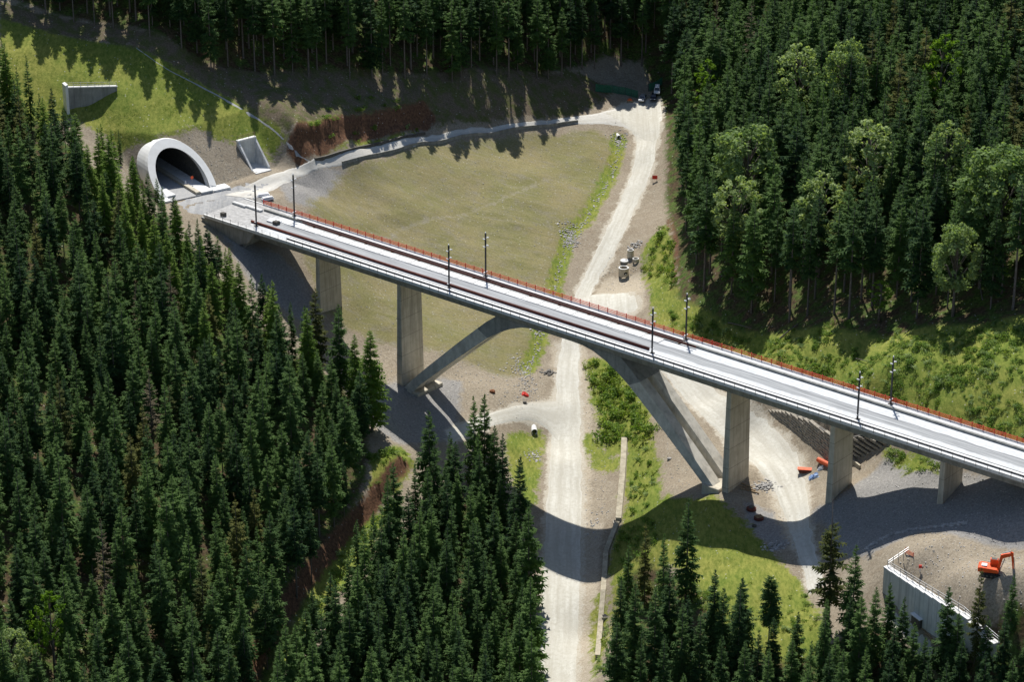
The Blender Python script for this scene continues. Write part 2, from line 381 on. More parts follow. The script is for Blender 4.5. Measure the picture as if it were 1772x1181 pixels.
SWL = hits([(1316,704),(1400,778),(1440,815),(1538,772)])[:, :2]
_d = sd_line(XX, YY, SWL); _s = np.full(XX.shape, -1.)
_poly = np.vstack([SWL, [SWL[-1]+np.array([6,14]), SWL[0]+np.array([10,16])]])
_in = sd_poly(XX, YY, _poly)
ZZ += 5.0*np.clip((_in-3.2)/1.3, 0, 1)*np.clip(1-(_d-5)/4, 0, 1)
# hillside round the tunnel mouth: a 45 degree face behind the slanted portal, later opened where tunnel and chute stand
_L, _R = at(283,346,40), at(372,326,40); T_C = ((_L+_R)/2)[:2]; T_W = (_R-_L)[:2]; T_H = np.linalg.norm(T_W)/2; T_X = T_W/np.linalg.norm(T_W); T_Y = np.array([-T_X[1], T_X[0]])
tlx = (XX-T_C[0])*T_X[0] + (YY-T_C[1])*T_X[1]; tly = (XX-T_C[0])*T_Y[0] + (YY-T_C[1])*T_Y[1]
_n = at(454,295,40.4)[:2]-T_C; n_tx, n_ty = _n@T_X, _n@T_Y
y0_ = np.where(tlx < -1, .6 - (tlx+1)*.95, np.interp(tlx, [0, 7.6, n_tx, n_tx+20], [.6, .6, n_ty-.2, n_ty+4]))
face = 40 + np.clip((tly-y0_)/1.22, 0, 11.3) + np.clip(tly-y0_-13.8, 0, 60)*.42
wgt = np.clip((tlx+13)/4, 0, 1)*np.clip((n_tx+12-tlx)/8, 0, 1)*np.clip((tly+3)/3, 0, 1)*np.clip((30-tly+np.maximum(0,y0_))/12, 0, 1)
ZZ = ZZ*(1-wgt) + (face + rough*.6)*wgt

ROADS = dict(
 valley=([(925,1230),(931,1120),(936,1000),(942,880),(950,780),(957,700),(962,640),(970,590),(982,540),(1000,495),(1030,435),(1068,355),(1094,295),(1100,250),(1095,222)],
       [(1000,1230),(1004,1120),(1009,1000),(1011,880),(1009,780),(1006,700),(1003,640),(1005,590),(1012,545),(1028,500),(1064,440),(1102,360),(1130,298),(1140,250),(1139,215)]),
 side=([(965,690),(930,695),(890,700),(850,712),(810,728),(770,745)], [(965,770),(945,740),(905,727),(860,735),(820,752),(780,770)]),
 constr=([(1090,600),(1140,640),(1190,700),(1240,750),(1295,800),(1330,840),(1352,885),(1368,930),(1385,980),(1400,1030)],
       [(1130,598),(1185,640),(1250,680),(1320,715),(1362,755),(1392,800),(1400,850),(1402,900),(1410,950),(1428,1010)]))
def smooth_px(p, it=2):
    p = np.array(p, float)
    for _ in range(it):
        q = [p[0]]
        for a, b in zip(p[:-1], p[1:]): q += [a*.75+b*.25, a*.25+b*.75]
        p = np.array(q + [p[-1]])
    return p

n_x, n_y = len(GX), len(GY)
me = bpy.data.meshes.new('ground')
co = np.stack([XX, YY, ZZ], -1).reshape(-1, 3)
idx = np.arange(n_x*n_y).reshape(n_y, n_x)
a, b, c, d = idx[:-1,:-1].ravel(), idx[:-1,1:].ravel(), idx[1:,:-1].ravel(), idx[1:,1:].ravel()
tri = np.concatenate([np.stack([a,b,d],-1), np.stack([a,d,c],-1)])
tcen = co[tri].mean(1); clx = (tcen[:,0]-T_C[0])*T_X[0]+(tcen[:,1]-T_C[1])*T_X[1]; cly = (tcen[:,0]-T_C[0])*T_Y[0]+(tcen[:,1]-T_C[1])*T_Y[1]
Rt = T_H + .5; inside = (np.abs(clx) < Rt) & (cly > -1) & (cly < 30) & (tcen[:,2] < 39.9+2.6+np.sqrt(np.maximum(0, Rt**2-clx**2)))
_f0, _f1 = at(437,299,40.4)[:2], at(471,290,40.4)[:2]; N_X = (_f1-_f0)/np.linalg.norm(_f1-_f0); N_Y = np.array([-N_X[1], N_X[0]]); N_W = min(np.linalg.norm(_f1-_f0), 5.2)
nlx = (tcen[:,0]-_f0[0])*N_X[0]+(tcen[:,1]-_f0[1])*N_X[1]; nly = (tcen[:,0]-_f0[0])*N_Y[0]+(tcen[:,1]-_f0[1])*N_Y[1]
inside |= (nlx > .1) & (nlx < N_W-.1) & (nly > -.3) & (nly < 6.1)
tri = tri[~inside]
me.vertices.add(len(co)); me.vertices.foreach_set('co', co.ravel())
me.loops.add(tri.size); me.loops.foreach_set('vertex_index', tri.ravel())
me.polygons.add(len(tri)); me.polygons.foreach_set('loop_start', np.arange(0, tri.size, 3)); me.polygons.foreach_set('use_smooth', np.ones(len(tri), bool))
me.update(calc_edges=True)
def attr(name, sd, width=2.):
    q = me.attributes.new(name, 'FLOAT', 'POINT'); q.data.foreach_set('value', np.clip(.5 + sd/(2*width), 0, 1).ravel().astype(np.float32))
def umax(*s): return np.maximum.reduce(s)
PX = lambda *p: sd_poly(XX, YY, wpoly(p))
attr('forest', umax(sd_poly(XX,YY,P_LEFT), sd_poly(XX,YY,P_MID)-1, sd_poly(XX,YY,P_RIGHT)+3, sd_poly(XX,YY,P_BACK)-2, sd_poly(XX,YY,P_LOW)+1), 3)
attr('lawn', PX((540,345),(600,292),(760,250),(900,232),(1030,225),(1070,255),(1050,330),(990,400),(985,440),(950,520),(930,600),(905,650),(860,650),(790,620),(700,600),(640,590),(560,540),(540,480),(520,430),(530,390)), 4)
attr('greygravel', umax(PX((480,320),(560,290),(600,290),(575,335),(560,370),(500,350)), PX((330,345),(372,330),(440,330),(470,345),(430,380),(360,380)),
     PX((1290,870),(1400,885),(1440,870),(1540,780),(1640,800),(1790,850),(1790,950),(1660,930),(1600,920),(1500,965),(1440,960),(1420,900),(1350,950),(1290,920)), PX((640,690),(700,640),(800,660),(790,760),(690,770),(640,730)),
     PX((380,400),(480,440),(540,500),(540,570),(440,500))), 3)
attr('green', umax(PX((0,15),(230,75),(330,125),(430,165),(500,235),(480,270),(415,250),(385,240),(335,222),(305,236),(260,246),(205,262),(120,200),(60,230),(0,200)),
     PX((1110,960),(1140,900),(1230,855),(1290,905),(1310,930),(1380,1000),(1420,1070),(1400,1110),(1300,1090),(1200,1000)),
     PX((1080,760),(1130,740),(1140,800),(1150,860),(1200,860),(1180,960),(1090,1050),(1060,1100),(1052,980),(1080,880)),
     PX((1010,620),(1060,620),(1130,700),(1120,770),(1050,790),(1030,720)), PX((1530,775),(1600,780),(1630,820),(1570,820)),
     PX((1110,430),(1150,390),(1170,420),(1170,490),(1250,520),(1400,545),(1560,555),(1720,535),(1780,530),(1780,790),(1640,730),(1450,690),(1300,650),(1200,600),(1130,560),(1120,490)),
     PX((640,790),(690,770),(720,800),(690,850),(640,850)), PX((1080,1000),(1200,1000),(1420,1060),(1430,1190),(1060,1190)), PX((570,900),(630,850),(600,920),(520,1060),(450,1190),(430,1190)), PX((600,880),(690,870),(640,960),(520,1120),(470,1190),(440,1190)),
     PX((600,170),(650,165),(760,185),(700,200),(520,240),(510,210)), PX((520,262),(620,240),(720,225),(700,235),(560,270)), PX((1018,1100),(1045,1000),(1050,1110),(1030,1181)),
     2.6-sd_line(XX,YY,ditch)*1.3, PX((870,740),(940,735),(950,760),(935,870),(905,900),(870,800)) - 1, 2.2-sd_line(XX,YY,hits([(1015,760),(1040,800),(1060,810)])[:,:2])), 2.5)
BANK = PX((0,0),(200,40),(330,95),(450,125),(700,130),(1000,125),(1060,150),(1050,172),(1000,200),(850,212),(740,224),(735,188),(560,205),(500,232),(400,172),(300,115),(200,75),(0,30))
attr('bank', BANK, 2.5)
attr('trail', umax(.45-sd_line(XX,YY,hits([(560,455),(690,400),(800,372),(880,340),(945,312)])[:,:2]), .5-sd_line(XX,YY,hits([(640,585),(720,600),(800,622),(860,650),(905,662)])[:,:2]), .4-sd_line(XX,YY,hits([(1000,410),(1025,350),(1045,300),(1050,260)])[:,:2])), 1.0)
attr('red', umax(2.2-sd_line(XX,YY,cut-np.array([0,1.5])), 1.25-dcl, .6-sd_line(XX,YY,hits([(1158,380),(1172,430),(1165,500)])[:,:2])), 1.5)
attr('roadside', umax(4.5-sd_line(XX,YY,hits([(975,1181),(985,930),(990,800),(990,700),(985,610)])[:,:2]), PX((930,900),(1045,900),(1040,1181),(920,1181))-.5, PX((1050,480),(1110,470),(1120,530),(1080,560),(1000,540)), PX((1150,650),(1300,700),(1400,790),(1410,950),(1370,960),(1330,860),(1280,790))), 2.5)
attr('dirt', umax(PX((310,230),(345,220),(420,310),(370,330)), .5-sd_line(XX,YY,hits([(560,455),(690,400),(800,372),(880,340),(945,312)])[:,:2]), PX((640,590),(760,600),(900,650),(950,640),(940,690),(850,710),(760,700),(640,660)), PX((1510,970),(1640,920),(1790,960),(1790,1181),(1640,1050)), PX((1010,610),(1030,610),(1055,790),(1040,1000),(1010,1000))), 2)

attr('nearroad', umax(*[sd_poly(XX, YY, wpoly(list(a_)+list(b_)[::-1])) for a_, b_ in ROADS.values()], PX((1000,512),(1045,508),(1095,505),(1112,522),(1100,545),(1050,548),(1005,535)), PX((1040,195),(1085,176),(1140,168),(1150,190),(1142,250),(1105,245),(1085,222)))+.25, 1.3)
g = NT('valley ground', .95, .1)
wv = g.coord('World'); n_s = g.noise(wv, 1.6, 5, .65); n_m = g.noise(wv, .35, 5, .6); n_l = g.noise(wv, .07, 4, .55); n_f = g.noise(wv, 5., 3, .7)
wn = g.coord('World', (1,.35,1), (0,0,.5)); n_w = g.noise(wn, 1.3, 6, .75)
def fac(name, amt=.55):
    a_ = g.math('ADD', g.attr(name), g.math('MULTIPLY', g.math('SUBTRACT', n_m, .5), amt*1.6))
    a_ = g.math('ADD', a_, g.math('MULTIPLY', g.math('SUBTRACT', n_s, .5), amt))
    return g.ramp(a_, [(.38, 0.), (.62, 1.)])
def two(c1, c2, n=n_s, lo=.38, hi=.62): return g.mix(g.ramp(n, [(lo, 0.), (hi, 1.)]), c1, c2)
n_g = g.noise(wv, 2.2, 8, .85)
base = g.mix(g.ramp(n_m, [(.3,0.),(.7,1.)]), two((.15,.118,.08), (.32,.265,.195), n_g, .36, .64), two((.19,.16,.118), (.38,.33,.25), n_g, .36, .64))
grass = g.mix(g.ramp(n_l, [(.35,0.),(.6,1.)]), two((.13,.15,.028), (.26,.255,.06), n_w), two((.09,.135,.02), (.19,.22,.042), n_w))
lawn = g.mix(g.ramp(n_l, [(.38,0.),(.62,1.)]), two((.15,.13,.06), (.30,.255,.13), n_g, .34, .66), two((.125,.122,.045), (.245,.225,.10), n_g, .34, .66))
lawn = g.mix(g.ramp(n_m, [(.52,0.),(.7,.75)]), lawn, two((.145,.13,.085), (.26,.235,.165), n_g))
ws = g.coord('World', (.22,2.2,1), (0,0,-.55)); n_st = g.noise(ws, .55, 6, .7)
lawn = g.mix(g.math('MULTIPLY', g.ramp(n_st, [(.5,0.),(.66,1.)]), .55), lawn, two((.16,.145,.10), (.285,.26,.19), n_g))
lawn = g.mix(g.math('MULTIPLY', g.ramp(n_st, [(.32,1.),(.45,0.)]), .5), lawn, two((.09,.10,.035), (.17,.17,.07), n_g))
c = base
c = g.mix(fac('dirt', .4), c, two((.17,.138,.095), (.39,.335,.255), n_g, .36, .64))
c = g.mix(fac('greygravel', .4), c, two((.145,.138,.13), (.34,.325,.30), n_g, .36, .64))
c = g.mix(fac('lawn'), c, lawn)
c = g.mix(g.math('MULTIPLY', fac('trail', .9), .35), c, two((.24,.215,.165), (.36,.325,.26), n_g))
c = g.mix(fac('roadside', .4), c, two((.27,.225,.16), (.47,.41,.32), n_g, .36, .64))
c = g.mix(fac('green', .8), c, grass)
c = g.mix(fac('forest', .5), c, g.mix(g.ramp(n_m, [(.42,0.),(.58,1.)]), two((.045,.032,.018), (.10,.07,.04)), two((.035,.06,.012), (.09,.13,.03))))
c = g.mix(fac('bank', .6), c, g.mix(g.ramp(n_m, [(.42,0.),(.6,1.)]), two((.09,.07,.045), (.19,.15,.105), n_g), two((.06,.075,.022), (.13,.13,.05), n_g)))
c = g.mix(fac('red', .5), c, two((.085,.045,.028), (.17,.09,.05)))
# scattered pale pebbles
vo = g.n('ShaderNodeTexVoronoi'); vo.inputs['Scale'].default_value = .95; vo.inputs['Randomness'].default_value = 1; g.l(wv, vo.inputs['Vector'])
pebn = g.ramp(g.n('ShaderNodeSeparateColor').outputs[0], [(.6,0.),(.66,1.)]); _sc = [q for q in g.t.nodes if q.bl_idname == 'ShaderNodeSeparateColor'][0]; g.l(vo.outputs['Color'], _sc.inputs[0])
c = g.mix(g.math('MULTIPLY', g.ramp(vo.outputs['Distance'], [(.10,.7),(.17,0.)]), pebn), c, (.44,.42,.37))
c = g.mix(fac('nearroad', .9), c, two((.36,.32,.25), (.50,.46,.38), n_g))
g.color(c)
h_ = g.math('ADD', g.math('MULTIPLY', n_s, .6), g.math('MULTIPLY', n_f, .25))
g.bump(h_, .7, .28)
me.materials.append(g.mat)
ground = bpy.data.objects.new('ground', me); col.objects.link(ground); tag(ground, 'valley sides of gravel, grass and forest floor', 'ground', kind='structure')

# ------------------------------------------------------------------ roads
def road_mat(name, c1, c2, c3):
    t = NT(name, .95, .1); u = t.coord('UV', (1,.045,1)); wv = t.coord('World')
    st = t.noise(u, .9, 5, .65); ns = t.noise(wv, 1.3, 5, .6); nm = t.noise(wv, .13, 4)
    c = t.mix(t.ramp(st, [(.35,0.),(.65,1.)]), c1, c2)
    c = t.mix(t.math('MULTIPLY', t.ramp(ns, [(.45,0.),(.7,1.)]), .6), c, c3)
    c = t.mix(t.math('MULTIPLY', t.ramp(nm, [(.45,0.),(.65,1.)]), .5), c, c1)
    t.bump(t.noise(wv, 4, 4), .6, .12)
    return t.color(c)
M['road'] = road_mat('pale gravel road', (.44,.415,.35), (.58,.565,.50), (.39,.36,.29))
M['road2'] = road_mat('pale concrete road', (.46,.44,.39), (.60,.58,.53), (.42,.385,.32))
M['asph'] = road_mat('grey gravel forecourt', (.25,.25,.25), (.38,.38,.37), (.46,.44,.40))
def resample(p, n):
    p = np.asarray(p); d = np.r_[0, np.cumsum(np.hypot(*np.diff(p[:, :2], axis=0).T))]
    s = np.linspace(0, d[-1], n); return np.stack([np.interp(s, d, p[:, k]) for k in range(2)], -1), d[-1]
def smooth_px(p, it=2):
    p = np.array(p, float)
    for _ in range(it):
        q = [p[0]]
        for a, b in zip(p[:-1], p[1:]): q += [a*.75+b*.25, a*.25+b*.75]
        p = np.array(q + [p[-1]])
    return p
def ribbon(name, L, Rr, mat, label, lift=.07, nx=10, step=.6, jit=.22):
    Lw = hits(smooth_px(L))[:, :2]; Rw = hits(smooth_px(Rr))[:, :2]
    ln = np.hypot(*np.diff(Lw, axis=0).T).sum(); n = max(8, int(ln/step))
    Lw, _ = resample(Lw, n); Rw, _ = resample(Rw, n)
    k = np.arange(n)
    jl = (np.convolve(rng.normal(size=n+4), np.ones(5)/5, 'valid'))*jit*1.6; jr = (np.convolve(rng.normal(size=n+4), np.ones(5)/5, 'valid'))*jit*1.6
    d = Rw-Lw; wd = np.hypot(d[:,0], d[:,1])[:,None]; dn = d/wd
    Lw = Lw + dn*jl[:,None]; Rw = Rw + dn*jr[:,None]
    f = np.linspace(0, 1, nx+1)
    G = Lw[:,None]*(1-f)[None,:,None] + Rw[:,None]*f[None,:,None]
    lf = np.full(nx+1, lift); lf[0] = lf[-1] = -.12
    Z = zat(G[...,0].ravel(), G[...,1].ravel()).reshape(n, nx+1) + lf[None]
    vs = np.concatenate([G, Z[...,None]], -1).reshape(-1, 3)
    fs = [(i*(nx+1)+j, i*(nx+1)+j+1, (i+1)*(nx+1)+j+1, (i+1)*(nx+1)+j) for i in range(n-1) for j in range(nx)]
    m = bpy.data.meshes.new(name); m.from_pydata(vs.tolist(), [], fs); m.materials.append(mat)
    uv = m.uv_layers.new(name='UVMap'); W = wd.mean()
    lv = np.zeros(len(m.loops), int); m.loops.foreach_get('vertex_index', lv)
    uvs = np.stack([(lv % (nx+1))/nx*W, (lv // (nx+1))*ln/n], -1); uv.data.foreach_set('uv', uvs.ravel())
    m.polygons.foreach_set('use_smooth', [True]*len(fs))
    o = bpy.data.objects.new(name, m); col.objects.link(o); tag(o, label, 'road', kind='structure'); return o
def area(name, px, mat, label, lift=.06, step=1.5):
    w_ = hits(smooth_px(list(px)+[px[0]]))[:-1, :2]; out, _ = resample(np.vstack([w_, w_[:1]]), max(30, int(len(w_)*3))); out = out[:-1]
    out += rng.normal(size=out.shape)*.12
    x0, y0 = out.min(0); x1, y1 = out.max(0)
    gx, gy = np.meshgrid(np.arange(x0, x1, step), np.arange(y0, y1, step)); sd = sd_poly(gx, gy, out)
    inner = np.stack([gx[sd > .5], gy[sd > .5]], -1)
    allp = np.vstack([out, inner]); n = len(out)
    v2, e, f, *_ = delaunay_2d_cdt([Vector(p) for p in allp], [], [list(range(n))], 1, 1e-4)
    v2 = np.array([tuple(p) for p in v2]); sdv = sd_poly(v2[:,0], v2[:,1], out)
    z = zat(v2[:,0], v2[:,1]) + np.where(sdv < .05, -.1, lift)
    m = bpy.data.meshes.new(name); m.from_pydata(np.c_[v2, z].tolist(), [], [tuple(q) for q in f]); m.materials.append(mat)
    uv = m.uv_layers.new(name='UVMap'); lv = np.zeros(len(m.loops), int); m.loops.foreach_get('vertex_index', lv)
    uv.data.foreach_set('uv', v2[lv].ravel())
    m.polygons.foreach_set('use_smooth', [True]*len(m.polygons))
    o = bpy.data.objects.new(name, m); col.objects.link(o); tag(o, label, 'road', kind='structure'); return o
ribbon('valley_road', *ROADS['valley'], M['road'], 'pale gravel valley road passing under the arch bridge')
ribbon('upper_road', [(385,338),(440,312),(500,291),(560,271),(650,250),(760,229),(880,214),(980,204),(1050,192),(1090,180)],
       [(440,345),(500,316),(560,293),(600,282),(660,267),(760,244),(880,227),(990,215),(1060,217),(1105,232)], M['road2'], 'narrow pale road from the tunnel forecourt to the parking place', lift=.1)
area('parking_place', [(1040,195),(1085,176),(1140,168),(1150,190),(1142,250),(1105,245),(1085,222)], M['road'], 'pale gravel parking place at the forest edge', lift=.13)
area('tunnel_forecourt', [(300,352),(330,338),(372,330),(430,312),(480,302),(470,325),(440,343),(400,362),(355,376),(325,372)], M['asph'], 'grey gravel forecourt between tunnel portal and bridge', lift=.04)
ribbon('side_road', *ROADS['side'], M['road'], 'short pale gravel side road branching left off the valley road', lift=.1, nx=8)
ribbon('construction_road', *ROADS['constr'], M['road'], 'pale construction track winding down under the right piers')
area('turning_place', [(1000,512),(1045,508),(1095,505),(1112,522),(1100,545),(1050,548),(1005,535)], M['road'], 'sandy turning place behind the bridge beside the road', lift=.09)
ribbon('footpath', [(235,80),(290,118),(345,145),(395,172),(450,203),(490,232),(520,268),(545,280)], [(237,86),(290,124),(345,151),(393,178),(446,210),(484,238),(512,272),(535,283)], M['asph'], 'narrow grey footpath running down the hillside above the tunnel', nx=2, step=1.5, jit=.15)
area('wall_yard', [(1530,1052),(1560,1058),(1600,1095),(1640,1140),(1600,1150),(1550,1110),(1520,1075)], M['road'], 'pale gravel strip at the foot of the panel wall', lift=.08)
# ------------------------------------------------------------------ arch bridge (local x = along the deck, y = across it, z = height over the deck)
DZ = 40.
bridge = empty('arch_bridge', (*P0, DZ), ANG)
tag(bridge, 'long concrete railway bridge on slender piers with an open arch over the valley road', 'bridge')
T0, T1, WD = -40., 208., 14.1
def deck_mat():
    t = NT('deck surface', .9, .2); ob = t.n('ShaderNodeTexCoord').outputs['Object']
    sep = t.n('ShaderNodeSeparateXYZ'); t.l(ob, sep.inputs[0])
    st = t.noise(t.coord('Object', (.05,1.6,1)), 1., 6, .7); fine = t.noise(t.coord('Object'), 1.1, 5, .65)
    wav = t.noise(t.coord('Object', (.11,.0,0)), 1., 3)
    y = t.math('ADD', sep.outputs['Y'], t.math('MULTIPLY', t.math('SUBTRACT', wav, .5), 1.6))
    white = t.mix(t.ramp(fine, [(.35,0.),(.7,1.)]), (.46,.47,.47), (.58,.59,.59))
    dirty = t.mix(t.ramp(st, [(.32,0.),(.66,1.)]), (.15,.155,.16), (.42,.43,.43))
    m = t.math('MULTIPLY', t.ramp(t.math('DIVIDE', y, 14.1), [(.305,0.),(.335,1.)]), t.ramp(t.math('DIVIDE', y, 14.1), [(.535,1.),(.565,0.)]))
    c = t.mix(m, white, dirty)
    edge = t.ramp(t.math('DIVIDE', y, 14.1), [(.525,0.),(.548,.75),(.562,0.)])
    c = t.mix(edge, c, (.10,.10,.11))
    xs = t.math('ADD', sep.outputs['X'], t.math('MULTIPLY', t.math('SUBTRACT', fine, .5), 14.))
    c = t.mix(t.ramp(t.math('MULTIPLY_ADD', xs, .02, 1.0), [(.42,1.),(.58,0.)]), c, t.mix(t.ramp(fine, [(.35,0.),(.65,1.)]), (.27,.265,.255), (.44,.43,.41)))
    t.bump(fine, .3, .03)
    return t.color(c)
M['deck'] = deck_mat()
# girder: deck slab with fascia over a box
prof = [(0,0),(WD,0),(WD,-.75),(WD-.25,-.95),(11.4,-1.45),(10.7,-3.6),(3.4,-3.6),(2.7,-1.45),(.25,-.95),(0,-.75)]
mb = MB(); mb.add([(T0,y,z) for y,z in prof]+[(T1,y,z) for y,z in prof], [tuple(range(10)), tuple(range(19,9,-1))]+[(i,i+10,(i+1)%10+10,(i+1)%10) for i in range(10)])
mb.build('girder', M['girder'], bridge)
MB().add([(T0,.1,.012),(T1,.1,.012),(T1,WD-.1,.012),(T0,WD-.1,.012)], [(0,1,2,3)]).build('deck_surface', M['deck'], bridge)
for nm, y0, y1, h in (('parapet_kerb', -.06, .42, .16), ('parapet_kerb', WD-.35, WD+.06, .16)):
    MB().box(T0-.3, T1, y0, y1, -.55, h).build(nm, M['pale'], bridge, bevel=.03)
tr = MB().box(-14, T1, 1.15, 2.15, .02, .28).build('cable_trough', M['pale'], bridge)
MB().box(-14, T1, 1.13, 1.19, .0, .36).build('trough_edge', M['mast'], tr)
MB().box(-14, T1, 2.12, 2.18, .0, .36).build('trough_edge', M['mast'], tr)
up = MB().box(-31, T1, 11.0, 11.55, .0, .5).build('upstand', M['girder'], bridge, bevel=.02)  # darker girder concrete puts the shade of its near face into the colour
me_slab = MB().box(-2.3, 2.3, -1.25, 1.25, 0, .14).mesh('track_slab', [M['pale']], bevel=.03)
for k in range(24):
    o = mesh_obj('track_slab', me_slab, None, bridge, (-22 + 4.72*k, 9.15, .013)); o.rotation_euler = (0, 0, random.uniform(-.004, .004))
# near railing and red far railing
rail = MB()
for h in (.55, 1.05): rail.box(T0+.5, T1, -.015, .015, h, h+.03)
nr = rail.build('near_railing', M['galv'], bridge)
me_p = MB().box(-.035,.035,-.035,.035,-.25,1.1).mesh('post', [M['grime']])
k = T0 + 1
while k < T1: mesh_obj('post', me_p, None, nr, (k, -.08, 0)); k += 2.6
rail = MB()
for h in (.36, .72, 1.08): rail.box(-34, T1, WD-.13, WD-.07, h-.03, h+.05)
fr = rail.build('far_railing', M['red'], bridge)
me_p = MB().box(-.065,.065,-.065,.065,-.1,1.3).mesh('post', [M['red']])
k = -34
while k < T1: mesh_obj('post', me_p, None, fr, (k, WD-.05, 0)); k += 2.55
net = MB()
for x0, x1 in ((-34,96),(116,T1)):
    for j in range(8): net.bar((x0, WD-.02, .12+.12*j), (x1, WD-.02, .12+.12*j), .022)
    x = x0
    while x < x1: net.bar((x, WD-.02, .05), (x, WD-.02, 1.05), .02); x += .34
n_ = net.build('safety_net', M['orange'], fr); 
# piers (tapered wall slabs)
def zb(t, y): q = br(t, y, 0); return z1(q[0], q[1]) - DZ
for pt in (-31.5, -6.6, 18.7, 110.6, 136.4, 162.3, 188.):
    b = min(zb(pt, y) for y in (3.2, 7, 11)) - 2.0; tb = .62 + .012*max(0, -b-8); wb = 3.55 + .01*(-b)
    p = MB().add([(pt-tb,7.05-wb,b),(pt+tb,7.05-wb,b),(pt+tb,7.05+wb,b),(pt-tb,7.05+wb,b),(pt-.55,3.5,-3.4),(pt+.55,3.5,-3.4),(pt+.55,10.6,-3.4),(pt-.55,10.6,-3.4)],
                 [(0,3,2,1),(4,5,6,7),(0,1,5,4),(1,2,6,5),(2,3,7,6),(3,0,4,7)]).build('pier', M['concrete'], bridge, bevel=.05)
    # formwork pour joints standing a little proud
    z = -7.5
    while z > b+3:
        f = (z+3.4)/(b+3.4); hx = .55+(tb-.55)*f+.012; hy = 3.55+(wb-3.55)*f+.012
        MB().box(pt-hx, pt+hx, 7.05-hy, 7.05+hy, z-.03, z+.03).build('pour_joint', M['grime'], p); z -= 4.6
# arch: two ribs that merge under the crown
tc = 64.9
mk = lambda L: [(x, z-40) for x, z in L]
low = mk([(19.6,10.6),(22.7,13.9),(27.2,18.3),(31.8,22.6),(36.5,27.0),(42.2,32.1),(45.1,30.5),(40.8,26.9),(36.4,23.2),(28.7,16.5),(25.1,13.3),(22.6,10.6)])
topp = mk([(42.2,32.1),(44.8,34.4),(47.6,36.5),(60.5,36.45),(57.8,36.35),(54.9,35.8),(51.6,34.5),(48.8,33.0),(45.1,30.5)])
for s in (0, 1):
    fx = (lambda x: x) if s == 0 else (lambda x: 2*tc - x)
    a_ = MB().prism([(fx(x), z) for x, z in topp], 3.3, 10.8).build('arch_crown', M['girder'], bridge)
    for y0, y1 in ((3.3,6.0),(8.1,10.8)):
        MB().prism([(fx(x), z) for x, z in low], y0, y1).build('arch_rib', M['ribc'], bridge)
    bx = fx(22.6); bz = zb(bx, 7)
    MB().box(bx-2.2, bx+2.2, 2.6, 11.5, bz-3, bz+.5).build('arch_foundation', M['concrete'], bridge, bevel=.1)
# left abutment with wing walls
za = zb(-34, 1) - 1.5
MB().prism([(-41.5,-.96),(-27.5,-3.62),(-29.5,-11),(-36,-11)], 1.2, 12.9).build('abutment', M['girder'], bridge)
MB().prism([(-41.6,-.97),(-24.0,-.97),(-26.2,-3.8),(-35.8,-7.6),(-38.5,-6.4)], .32, 1.18).build('wing_wall', M['girder'], bridge)
MB().box(190, 209, .9, 13.2, -13, -3.61).build('abutment', M['concrete'], bridge)

# ---- masts
def mast(t, y, h, near, label):
    q = br(t, y, DZ+.02); root = empty('catenary_mast', q, ANG); tag(root, label, 'mast', 'overhead line masts on the bridge')
    pm = MB()
    for dx in (-.13, .13): pm.box(dx-.02, dx+.02, -.13, .13, 0, h)
    pm.box(-.11, .11, -.03, .03, 0, h); pm.box(-.11,.11,-.12,-.1,.0,h)
    pole = pm.build('pole', M['mast'], root)
    MB().box(-.45,.45,-.45,.45,0,.12).build('base_plate', M['grime'], root, bevel=.02)
    MB().tube([(0,0,h),(0,0,h+.35)], .12, 6).build('pole_cap', M['white'], root)
    d = 1 if near else -1
    for zz, ln in ((h-1.3, .8), (h-3.2, .7)):
        a_ = MB().bar((0,-ln*.7,zz),(0,ln,zz+.1),.09).build('bracket_arm', M['galv'], root)
        for yy in (-ln*.7, ln):
            MB().tube([(-.28,yy,zz+.1),(.28,yy,zz+.1)], [.13,.13], 8).build('insulator', M['white'], a_)
    MB().box(-.2,.2,-.5,.5,1.0,1.1).build('clamp', M['galv'], root)
    return root
nt_ = [-25.5, 34.4, 91.0, 142.5]; ft_ = [-23., 36.4, 92.3, 143.8]
where = ['at the tunnel end of the deck', 'between the first pier and the arch', 'over the right arch leg', 'over the second right pier']
for k in range(4):
    mast(nt_[k], 2.85, 10.2, True, 'dark steel mast on the near deck side ' + where[k])
    mast(ft_[k], 13.25, 10.4, False, 'dark steel mast beside the red railing ' + where[k])
# ---- loose rails and pipe lying on the deck
def rail_mesh(L):
    pr = [(-.075,0),(.075,0),(.075,.025),(.015,.05),(.015,.13),(.036,.14),(.036,.175),(-.036,.175),(-.036,.14),(-.015,.13),(-.015,.05),(-.075,.025)]
    n = len(pr); return MB().add([(0,y,z) for y,z in pr]+[(L,y,z) for y,z in pr], [tuple(range(n)), tuple(range(2*n-1,n-1,-1))]+[(i,(i+1)%n,(i+1)%n+n,i+n) for i in range(n)]).mesh('rail', [M['rust']])
RAILS = [(-16,113,10.35,.30),(-15,112,10.53,.30),(-18,110.5,10.71,.30),(-17,114,10.44,.476),(-16.5,112,10.62,.476),(-20,113,11.16,.515),(-19,112.5,11.34,.515)]
lab = ['nearest rail of the lower layer along the upstand','middle rail of the lower layer along the upstand','rail of the lower layer touching the upstand','nearer rail of the upper layer along the upstand','farther rail of the upper layer along the upstand','nearer of two rails on top of the upstand','farther of two rails on top of the upstand']
for (t, L, y, z), lb in zip(RAILS, lab):
    o = mesh_obj('steel_rail', rail_mesh(L), None, None, br(t, y, DZ+z), ANG); tag(o, 'rusty steel ' + lb, 'rail', 'loose rails on the deck')
